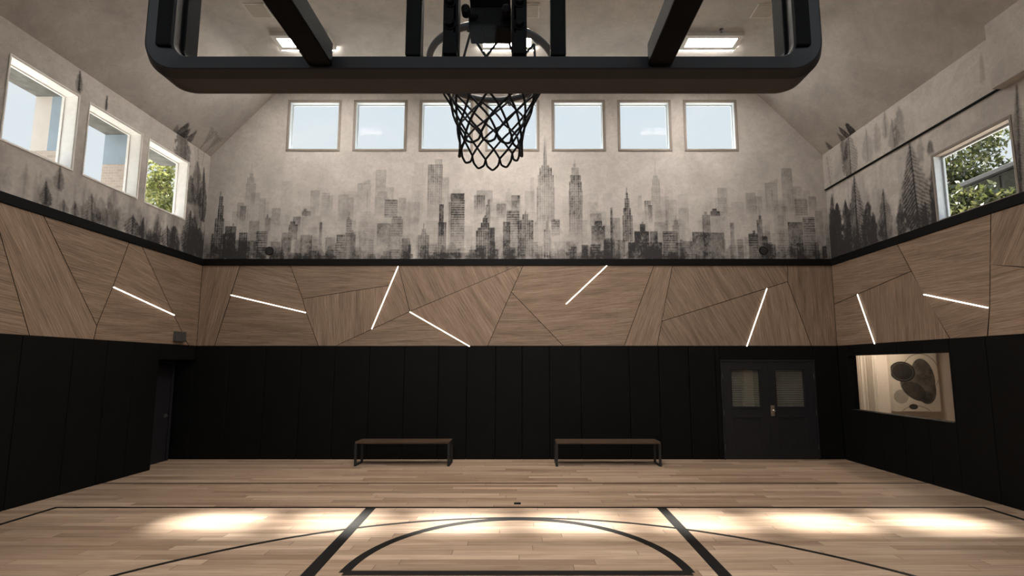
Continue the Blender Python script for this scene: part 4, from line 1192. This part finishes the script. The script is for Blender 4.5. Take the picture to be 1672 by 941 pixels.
# ------------------------------------------------------------------ light strips let into the wood
def led(wall, p, q, label):
    p, q = Vector(p), Vector(q)
    d = (q - p).normalized(); nrm = Vector((-d.y, d.x))
    mid = (p + q) / 2
    to3 = {'b': lambda u, v, h: (u, ZB - h, v), 'l': lambda u, v, h: (XL + h, u, v), 'r': lambda u, v, h: (XR - h, u, v)}[wall]
    r = empty('light_strip', to3(mid.x, mid.y, 0.0))
    tag(r, label, 'light strip', 'light strips in the wood cladding')
    def bar(w, h0, h1, e, name, mat):
        c = [p - d * e + nrm * w, q + d * e + nrm * w, q + d * e - nrm * w, p - d * e - nrm * w]
        a = [Vector(to3(v.x, v.y, h0)) for v in c]; b = Vector(to3(0, 0, h1)) - Vector(to3(0, 0, h0))
        return local(MB().prism(a, b, 0.0008).build(name, mat), r)
    bar(0.0105, 0.0005, 0.008, 0.0, 'mounting_channel', 'aluminium')
    bar(0.0080, 0.0082, 0.015, -0.004, 'diffuser', 'led_glow')
    return r
for (p, q), lab in zip(BACK_LED, (
        'long gently falling light strip at the left end of the far wood wall',
        'steep leaning light strip rising to the black band left of the hoop net',
        'falling light strip ending at the black padding, below and left of the net',
        'light strip rising rightwards to the black band, right of the hoop net',
        'steep leaning light strip above the double door')):
    led('b', p, q, lab)
led('l', *LEFT_LED[0], 'light strip on the left side wall, falling towards the corner')
led('r', *RIGHT_LED[0], 'steep light strip on the right side wall above the inner window')
led('r', *RIGHT_LED[1], 'gently sloping light strip on the right side wall, nearest the camera')

# small grey box low on the wood of the left wall
sb = MB().box((XL + 0.0005, 9.59, 2.385), (XL + 0.07, 9.87, 2.58), 0.006).build('wall_sensor', 'grey_metal')
tag(sb, 'small dark grey box on the left wood wall just above the black padding', 'box')

# round black speakers set in the mural
for x, z, lab in ((-5.441, 4.358, 'round black speaker at the foot of the mural near the left corner'), (5.156, 4.366, 'round black speaker at the foot of the mural above the double door')):
    r = empty('wall_speaker', (x, ZB, z)); tag(r, lab, 'speaker', 'round speakers in the mural')
    local(MB().lathe([(0.093, 0.0), (0.093, -0.010), (0.088, -0.016), (0.080, -0.016), (0.080, -0.0005)], (x, ZB - 0.0005, z), 'y', 40).build('bezel', 'black_paint', None, True), r)
    local(MB().lathe([(0.079, -0.001), (0.079, -0.010), (0.05, -0.014), (0.004, -0.015)], (x, ZB - 0.0005, z), 'y', 40).build('grille', 'speaker_grille', None, True), r)

# ------------------------------------------------------------------ ceiling fixtures
def ceiling_light(x, y, label, glow='panel_glow'):
    r = empty('ceiling_light', (x, y, ZC)); tag(r, label, 'ceiling light', 'ceiling lights')
    w, d, h = 0.54, 0.21, 0.075
    mb = frame_boxes(MB(), (x - w, x + w, y - d, y + d), 0.085, lambda a, b, c, e: ((a, c, ZC - h), (b, e, ZC - 0.0005)), 0.003)
    mb.box((x - w + 0.08, y - d + 0.08, ZC - 0.02), (x + w - 0.05, y + d - 0.05, ZC - 0.0005))
    local(mb.build('housing', 'fixture_body'), r)
    local(MB().box((x - w + 0.086, y - d + 0.086, ZC - h + 0.012), (x + w - 0.086, y + d - 0.086, ZC - 0.0205)).build('diffuser', glow), r)
    local(MB().box((x - w + 0.02, y + d + 0.0005, ZC - h + 0.004), (x + w - 0.02, y + d + 0.03, ZC - h + 0.012)).build('edge_strip', 'panel_glow'), r)
    return r
for x, lab in ((-4.135, 'long ceiling light near the far wall, left of the hoop'), (-0.30, 'ceiling light near the far wall, seen behind the rim bracket'), (3.545, 'long ceiling light near the far wall, right of the hoop')):
    ceiling_light(x, 8.62, lab)
def fill_light(x, y, where):
    """added unseen fill light: deep narrow downlight, long side towards the far wall"""
    r = empty('fill_downlight', (x, y, ZC)); tag(r, 'added unseen ceiling downlight, deep and narrow, ' + where, 'ceiling light', 'added fill downlights')
    local(frame_boxes(MB(), (x - 0.15, x + 0.15, y - 0.56, y + 0.56), 0.02, lambda a, b, c, e: ((a, c, ZC - 0.15), (b, e, ZC - 0.0005)), 0.002).build('housing', 'black_paint'), r)
    local(MB().box((x - 0.129, y - 0.539, ZC - 0.03), (x + 0.129, y + 0.539, ZC - 0.0005)).build('diffuser', 'fill_glow'), r)
for x, yy in FILL_ROWS:
    fill_light(x, yy, ('left' if x < 0 else 'right') + (' of the pair nearer the far wall' if yy > 5 else ' of the pair nearer the hoop'))
for x, lab in ((-4.59, 'flat square cover on the ceiling above the left end of the backboard'), (0.10, 'flat square cover on the ceiling beside the rim bracket'), (4.19, 'flat square cover on the ceiling above the right end of the backboard')):
    r = empty('ceiling_cover', (x, 7.86, ZC)); tag(r, lab, 'ceiling cover', 'square covers on the ceiling')
    local(MB().box((x - 0.185, 7.69, ZC - 0.018), (x + 0.185, 8.03, ZC - 0.0005), 0.004).build('rim', 'fixture_body'), r)
    local(MB().box((x - 0.165, 7.71, ZC - 0.024), (x + 0.165, 8.01, ZC - 0.0185), 0.002).build('plate', 'panel_grey'), r)
r = empty('ceiling_sprinkler', (3.63, 8.34, ZC)); tag(r, 'tiny sprinkler head on the ceiling near the right ceiling light', 'sprinkler')
local(MB().lathe([(0.035, 0), (0.035, -0.006), (0.012, -0.010), (0.012, -0.03), (0.005, -0.035)], (3.63, 8.34, ZC - 0.0005), 'z', 20).build('escutcheon', 'grey_metal', None, True), r)
local(MB().lathe([(0.003, -0.036), (0.003, -0.055), (0.022, -0.057), (0.022, -0.060), (0.003, -0.061)], (3.63, 8.34, ZC - 0.0005), 'z', 16).build('deflector', 'grey_metal'), r)

# ------------------------------------------------------------------ benches
def bench(x0, x1, yf, label):
    r = empty('bench', ((x0 + x1) / 2, yf + 0.2, 0)); tag(r, label, 'bench', 'benches along the far wall')
    dp, H = 0.42, 0.457
    local(MB().box((x0 + 0.012, yf - 0.005, H - 0.035), (x1 - 0.012, yf + dp + 0.005, H), 0.004).build('seat', 'bench_wood', None, uvfn=lambda co: (co.x, co.y + co.z)), r)
    for sx, s in ((x0, 1), (x1, -1)):
        for yy in (yf, yf + dp - 0.035):
            local(MB().box((sx, yy, 0), (sx + s * 0.045, yy + 0.035, H - 0.0355), 0.003).build('leg', 'bench_steel'), r)
        local(MB().box((sx, yf + 0.0355, 0.0), (sx + s * 0.045, yf + dp - 0.0355, 0.022), 0.003).build('floor_runner', 'bench_steel'), r)
        local(MB().box((sx - s * 0.002, yf + 0.0355, H - 0.07), (sx + s * 0.010, yf + dp - 0.0355, H - 0.0005), 0.002).build('side_rail', 'bench_steel'), r)
bench(-3.225, -1.40, 9.60, 'low wooden bench with black steel legs, left of centre, below the net')
bench(0.625, 2.64, 9.58, 'longer low wooden bench with black steel legs, nearer the double door')

# ------------------------------------------------------------------ basketball hoop
HX = -0.112
hoop = empty('basketball_hoop', (HX, 1.35, 2.70))
tag(hoop, 'black padded glass backboard with rim and black net, seen from behind', 'basketball hoop')
def H(o): return local(o, hoop)
H(MB().box((HX - 0.905, 1.368, 2.76), (HX + 0.905, 1.382, 3.86)).build('glass_board', 'board_glass'))
# metal frame round the glass
mb = MB()
mb.box((HX - 0.925, 1.335, 2.762), (HX - 0.877, 1.395, 3.90), 0.004).box((HX + 0.877, 1.335, 2.762), (HX + 0.925, 1.395, 3.90), 0.004)
mb.box((HX - 0.877, 1.335, 2.762), (HX + 0.877, 1.395, 2.787), 0.003).box((HX - 0.877, 1.335, 3.855), (HX + 0.877, 1.395, 3.90), 0.004)
for s in (-1, 1):   # rounded inner corners
    c = []
    for k in range(9):
        a = PI / 2 * k / 8
        c.append((HX + s * (0.877 - 0.03 * (1 - math.sin(a))), 1.336, 2.787 + 0.03 * (1 - math.cos(a))))
    mb.prism([(HX + s * 0.877, 1.336, 2.787)] + c, (0, 0.055, 0))
H(mb.build('frame', 'hoop_steel'))
# padding along the lower edge, turning up both sides
def arc(cx, cz, r, a0, a1, n=10):
    return [(cx + r * math.cos(a0 + (a1 - a0) * k / n), cz + r * math.sin(a0 + (a1 - a0) * k / n)) for k in range(n + 1)]
Wd, Zb, R1 = 0.978, 2.722, 0.10
mb = MB()
outer = [(-Wd, 3.42)] + arc(-Wd + R1, Zb + R1, R1, PI, 1.5 * PI, 12) + arc(Wd - R1, Zb + R1, R1, 1.5 * PI, 2 * PI, 12) + [(Wd, 3.42)]
iw, iz, ir = 0.885, 2.776, 0.045
innr = [(-iw, 3.42)] + arc(-iw + ir, iz + ir, ir, PI, 1.5 * PI, 12) + arc(iw - ir, iz + ir, ir, 1.5 * PI, 2 * PI, 12) + [(iw, 3.42)]
# cross-section stations: (towards outer 0..1, y)
sect = [(0.0, 1.335), (0.0, 1.304), (0.05, 1.300), (0.76, 1.293), (0.82, 1.296), (1.0, 1.326), (1.0, 1.398), (0.93, 1.410), (0.10, 1.410), (0.0, 1.400), (0.0, 1.330)]
rows = []
for (xo, zo), (xi, zi) in zip(outer, innr):
    rows.append([mb.bm.verts.new((HX + xi + (xo - xi) * f, y, zi + (zo - zi) * f)) for f, y in sect[:-1]])
ns = len(sect) - 1
for A_, B_ in zip(rows, rows[1:]):
    for k in range(ns):
        mb.bm.faces.new((A_[k], A_[(k + 1) % ns], B_[(k + 1) % ns], B_[k]))
mb.bm.faces.new(rows[0]); mb.bm.faces.new(rows[-1][::-1])
H(mb.build('edge_padding', 'hoop_pad', None, True, sharp=15))
for s in (-1, 1):
    H(MB().box((HX + s * 0.884, 1.286, 2.800), (HX + s * 0.926, 1.2975, 2.945), 0.005).build('corner_plate', 'hoop_steel'))
for x in (-0.342, 0.080):
    H(MB().box((x, 1.325, 2.795), (x + 0.045, 1.3675, 3.86), 0.004).build('back_strut', 'hoop_steel'))
for s, x in ((-1, -0.232), (1, -0.030)):
    mb = MB().box((x, 1.318, 2.795), (x + 0.041, 1.3675, 3.16), 0.004)
    # side cheek that carries on through to the rim block
    xx = x + 0.030 if s < 0 else x - 0.003
    mb.prism([(xx, 1.318, 3.10), (xx, 1.318, 2.86), (xx, 1.330, 2.82), (xx, 1.3675, 2.797), (xx, 1.3675, 3.10)], (0.014, 0, 0), 0.001)
    up = H(mb.build('rim_bracket', 'hoop_steel'))
    for zz in (2.885, 2.955, 3.06):
        for dx in (0.020,):
            b = MB().lathe([(0.004, -0.018), (0.011, -0.016), (0.0135, -0.010), (0.0135, -0.003), (0.018, -0.003), (0.018, 0.0)], (x + dx, 1.3178, zz), 'y', 14).build('bolt', 'hoop_steel', None, True)
            b.parent = up
    b = MB().lathe([(0.006, -0.030), (0.013, -0.026), (0.014, -0.012), (0.014, 0.0)], (x + (0.062 if s < 0 else -0.020), 1.3675, 2.955), 'y', 14).build('bolt', 'hoop_steel', None, True)
    b.parent = up
RX, RY, RZ, RR = -0.120, 1.768, 3.045, 0.237
mb = MB().tube([(RX + RR * math.cos(a), RY + RR * math.sin(a), RZ) for a in (2 * PI * k / 72 for k in range(72))], 0.0125, 12, closed=True)
rim = H(mb.build('rim', 'rim_steel', None, True))
def sub(o, p):
    o.parent = p; return o       # the part p already sits in world coordinates
mb = MB().box((-0.168, 1.400, 2.936), (-0.036, 1.480, 3.004), 0.004)
for bx in (-0.15, -0.054):
    mb.cyl((bx, 1.3822, 2.97), (bx, 1.401, 2.97), 0.012, 12)
mb.prism([(-0.165, 1.44, 3.004), (-0.165, 1.55, 3.030), (-0.165, 1.55, 3.038), (-0.165, 1.40, 3.030)], (0.126, 0, 0))
sub(mb.build('rim_block', 'hoop_steel'), rim)
for k in range(12):
    a = 2 * PI * (k + 0.5) / 12
    c, s = math.cos(a), math.sin(a)
    pts = [(RX + (RR - 0.006 + 0.014 * math.sin(t)) * c - 0.010 * math.cos(t) * s * 0.6, RY + (RR - 0.006 + 0.014 * math.sin(t)) * s + 0.010 * math.cos(t) * c * 0.6, RZ - 0.010 - 0.016 * abs(math.sin(t))) for t in np.linspace(0, PI, 7)]
    sub(MB().tube(pts, 0.0032, 6).build('net_hook', 'rim_steel', None, True), rim)
# net: two families of crossing cords hung from twelve hooks, closed by loops at the foot
prof_n = [(0.0, 0.234), (0.055, 0.207), (0.115, 0.176), (0.170, 0.152), (0.222, 0.136), (0.272, 0.124), (0.318, 0.116), (0.352, 0.112)]
def net_r(h):
    for (h0, r0), (h1, r1) in zip(prof_n, prof_n[1:]):
        if h <= h1: return r0 + (r1 - r0) * (h - h0) / (h1 - h0)
    return prof_n[-1][1]
rows_h = [0.018, 0.085, 0.142, 0.190, 0.234, 0.275, 0.318]
jit = {}
def knot(row, half):
    key = (row, half % 24)
    if key not in jit:
        jit[key] = (random.uniform(-0.035, 0.035), random.uniform(-0.007, 0.007), random.uniform(-0.006, 0.006))
    j = jit[key] if row > 0 else (0, 0, 0)
    a = 2 * PI * (half + 1) / 24 + j[0]; h = rows_h[row] + j[1]; r = net_r(h) + j[2]
    return Vector((RX + r * math.cos(a), RY + r * math.sin(a), RZ - h))
mb = MB()
def cord(pts, r=0.0043):
    """smooth a knot path a little"""
    out = []
    for i in range(len(pts) - 1):
        p0 = pts[max(i - 1, 0)]; p1 = pts[i]; p2 = pts[i + 1]; p3 = pts[min(i + 2, len(pts) - 1)]
        for t_ in (0, 0.33, 0.66):
            out.append(0.5 * ((2 * p1) + (p2 - p0) * t_ + (2 * p0 - 5 * p1 + 4 * p2 - p3) * t_ ** 2 + (3 * p1 - p0 - 3 * p2 + p3) * t_ ** 3))
    out.append(pts[-1])
    mb.tube(out, r, 7)
for i in range(12):
    for s in (-1, 1):
        cord([knot(rw, 2 * i + s * rw) for rw in range(len(rows_h))])
last = len(rows_h) - 1
for i in range(12):
    a, b = knot(last, 2 * i + (last % 2)), knot(last, 2 * i + (last % 2) + 2)
    m_ = (a + b) / 2
    ctr = Vector((RX, RY, m_.z)); m_ = ctr + (m_ - ctr) * 1.05 - Vector((0, 0, 0.040 + random.uniform(-0.005, 0.005)))
    cord([a, a * 0.80 + m_ * 0.20 - Vector((0, 0, 0.016)), m_ * 0.55 + a * 0.45 - Vector((0, 0, 0.012)), m_, m_ * 0.55 + b * 0.45 - Vector((0, 0, 0.012)), b * 0.80 + m_ * 0.20 - Vector((0, 0, 0.016)), b])
H(mb.build('net', 'net_cord', None, True))
# arms back to the wall behind the camera
for xa in (-0.605, 0.352):
    am = H(MB().box((xa, Y0 + 0.012, 2.742), (xa + 0.068, 1.2965, 2.810), 0.005).build('support_arm', 'hoop_steel'))
    sub(MB().box((xa - 0.05, Y0 + 0.0005, 2.67), (xa + 0.118, Y0 + 0.0118, 2.88), 0.003).build('wall_plate', 'hoop_steel'), am)

# ------------------------------------------------------------------ outside
gm, nt, out = new_mat('paving'); gq = N(nt)
nt.links.new(gq.pbsdf(gq.ramp(gq.noise(gq.pos(), 3, 6), [(0.3, (0.34, 0.33, 0.31)), (0.7, (0.46, 0.45, 0.43))]), 0.95), out.inputs[0]); MATS['paving'] = gm
mb = MB()
mb.box((-40, ZB + 1.2, -0.3), (40, 60, -0.12)).box((-40, -20, -0.3), (-7.6, ZB + 1.2, -0.12)).box((AX1 + 0.2, -20, -0.3), (40, ZB + 1.2, -0.12))
tag(mb.build('ground', 'paving'), 'pale paving around the building', kind='structure')

def tree(x, y, z0, crowns, label, mat='leaf_green', n=2600, size=0.11, group=None):
    r = empty('tree', (x, y, -0.12)); tag(r, label, 'tree', group)
    rr = random.Random(int(x * 100 + y * 7))
    mb = MB()
    for (cx, cy, cz, rx, rz) in crowns:
        # leaves sit on clumps inside the crown
        clumps = []
        for k in range(70):
            v = Vector((rr.gauss(0, 1), rr.gauss(0, 1), rr.gauss(0, 1))).normalized() * rr.uniform(0.55, 1.0)
            clumps.append((Vector((cx + v.x * rx, cy + v.y * rx, cz + v.z * rz)), rr.uniform(0.16, 0.34) * rx))
        for k in range(n):
            c, cr = rr.choice(clumps)
            p = c + Vector((rr.gauss(0, 0.5), rr.gauss(0, 0.5), rr.gauss(0, 0.5))) * cr
            a = Vector((rr.uniform(-1, 1), rr.uniform(-1, 1), rr.uniform(-1, 1))).normalized()
            b = a.cross(Vector((rr.uniform(-1, 1), rr.uniform(-1, 1), rr.uniform(-1, 1)))).normalized()
            s = size * rr.uniform(0.6, 1.3)
            v = [mb.bm.verts.new(q) for q in (p - a * s, p - b * s * 0.38 + a * s * 0.1, p + a * s, p + b * s * 0.38 + a * s * 0.1)]
            mb.bm.faces.new(v)
    local(mb.build('crown', mat), r)
    mb = MB()
    top = crowns[0]
    mb.tube([(x, y, -0.12), (x + 0.05, y - 0.03, z0 * 0.5), (top[0], top[1], top[2])], [0.16, 0.12, 0.05], 10)
    for (cx, cy, cz, rx, rz) in crowns:
        for k in range(6):
            a = rr.uniform(0, 2 * PI)
            mb.tube([(x + 0.04, y - 0.02, z0 * 0.75), ((x + cx) / 2 + 0.2 * math.cos(a), (y + cy) / 2 + 0.2 * math.sin(a), (z0 + cz) / 2), (cx + 0.7 * rx * math.cos(a), cy + 0.7 * rx * math.sin(a), cz + rz * rr.uniform(-0.2, 0.6))], [0.07, 0.045, 0.012], 6)
    local(mb.build('trunk', 'bark', None, True), r)
    return r
tree(-10.4, 15.0, 5.2, [(-10.4, 15.0, 7.4, 1.5, 2.1), (-10.0, 14.5, 6.2, 1.1, 1.0)], 'leafy tree outside the left window nearest the corner', n=5000, size=0.10)
tree(14.9, 16.3, 6.0, [(14.9, 16.3, 9.0, 1.5, 1.7), (14.7, 15.7, 7.4, 1.2, 0.9)], 'tall tree behind the clad annexe outside the right window', 'leaf_dark', group='trees outside the right window')
tree(14.4, 12.6, 5.5, [(14.4, 12.7, 7.1, 0.95, 0.8), (14.4, 11.8, 6.7, 0.9, 0.7)], 'lower tree beside the tall one outside the right window', 'leaf_green', group='trees outside the right window')
tree(9.9, 11.3, 4.4, [(9.8, 11.5, 5.6, 0.8, 0.9), (9.8, 10.3, 5.1, 0.75, 0.6)], 'leafy tree in front of the clad annexe outside the right window', 'leaf_dark', 3600, 0.085, group='trees outside the right window')
# clad outbuilding
oub = empty('outbuilding', (12.0, 12.8, -0.12)); tag(oub, 'clad annexe seen through the window in the right wall', 'building')
local(MB().box((11.35, 9.0, -0.12), (12.4, 17.0, 6.45)).build('wall', 'dark_concrete'), oub)
mb = MB()
k = 0
yy = 9.0
while yy < 17.0:
    w_ = 0.26 + 0.10 * (k % 3)
    mb.box((11.30, yy, -0.10), (11.349, yy + w_, 6.40), 0.004); yy += w_ + 0.10; k += 1
local(mb.build('board_cladding', 'fence_board'), oub)
local(MB().box((11.2, 8.9, 6.46), (12.5, 17.1, 6.56), 0.005).build('roof_edge', 'grey_metal'), oub)

# ------------------------------------------------------------------ daylight, sky, camera
sun = bpy.data.lights.new('sun', 'SUN'); sun.energy = SUN_E; sun.angle = math.radians(SUN_ANG); sun.color = (1.0, 0.93, 0.85)
so = bpy.data.objects.new('sun', sun); C.objects.link(so)
so.rotation_euler = Vector(SUN_DIR).to_track_quat('-Z', 'Y').to_euler(); so.location = (-3, 20, 15)

wd = bpy.data.worlds.new('sky'); bpy.context.scene.world = wd; wd.use_nodes = True
nt = wd.node_tree; nt.nodes.clear(); g = N(nt)
gen = g.node('ShaderNodeTexCoord').outputs['Generated']
sp = g.node('ShaderNodeSeparateXYZ'); g.put(sp.inputs[0], gen)
grad = g.ramp(sp.outputs[2], [(0.0, (0.30, 0.29, 0.27)), (0.02, (0.92, 0.94, 0.96)), (0.45, (0.82, 0.89, 0.96)), (1.0, (0.52, 0.68, 0.90))])
cl = g.noise(g.mapping(gen, (1, 1, 1.6), (0, 0, 0.4), (0.3, 0.1, 0.2)), 3.2, 7, 0.6, 0.4)
sky = g.mix(g.ramp(cl, [(0.48, (0, 0, 0)), (0.66, (0.75,) * 3)]), grad, (0.93, 0.95, 0.97))
# sky opposite the sun boosted to strengthen fill through the rear windows
back = g.node('ShaderNodeMapRange', interpolation_type='SMOOTHSTEP')
g.put(back.inputs[0], sp.outputs[1])
for i_, v_ in ((1, 0.15), (2, -0.75), (3, 1.0), (4, SKY_BACK)):
    back.inputs[i_].default_value = v_
bg = g.node('ShaderNodeBackground'); g.put(bg.inputs[0], sky)
g.put(bg.inputs[1], g.math('MULTIPLY', back.outputs[0], SKY_STR))
wo = g.node('ShaderNodeOutputWorld'); nt.links.new(bg.outputs[0], wo.inputs[0])

cam = bpy.data.cameras.new('camera'); co = bpy.data.objects.new('camera', cam); C.objects.link(co)
cam.sensor_fit = 'HORIZONTAL'; cam.sensor_width = 36.0
cam.lens = 799.66 * 36.0 / 1672.0
cam.shift_x = (836.0 - 853.88) / 1672.0
cam.shift_y = (508.8 - 470.5) / 1672.0
cam.clip_start = 0.05; cam.clip_end = 200
co.location = (0, 0, 1.9); co.rotation_euler = (PI / 2 + 0.1113, 0, 0)
S = bpy.context.scene
S.camera = co
S.view_settings.view_transform = 'Standard'
S.view_settings.look = 'None'
S.view_settings.gamma = 1.0
S.view_settings.use_curve_mapping = False
S.view_settings.exposure = EXPOSURE
S.render.film_transparent = False
cy = S.cycles
cy.use_denoising = True
cy.max_bounces = 10; cy.diffuse_bounces = 6; cy.glossy_bounces = 4; cy.transmission_bounces = 8; cy.transparent_max_bounces = 16
cy.sample_clamp_indirect = 8.0
cy.caustics_reflective = False; cy.caustics_refractive = False
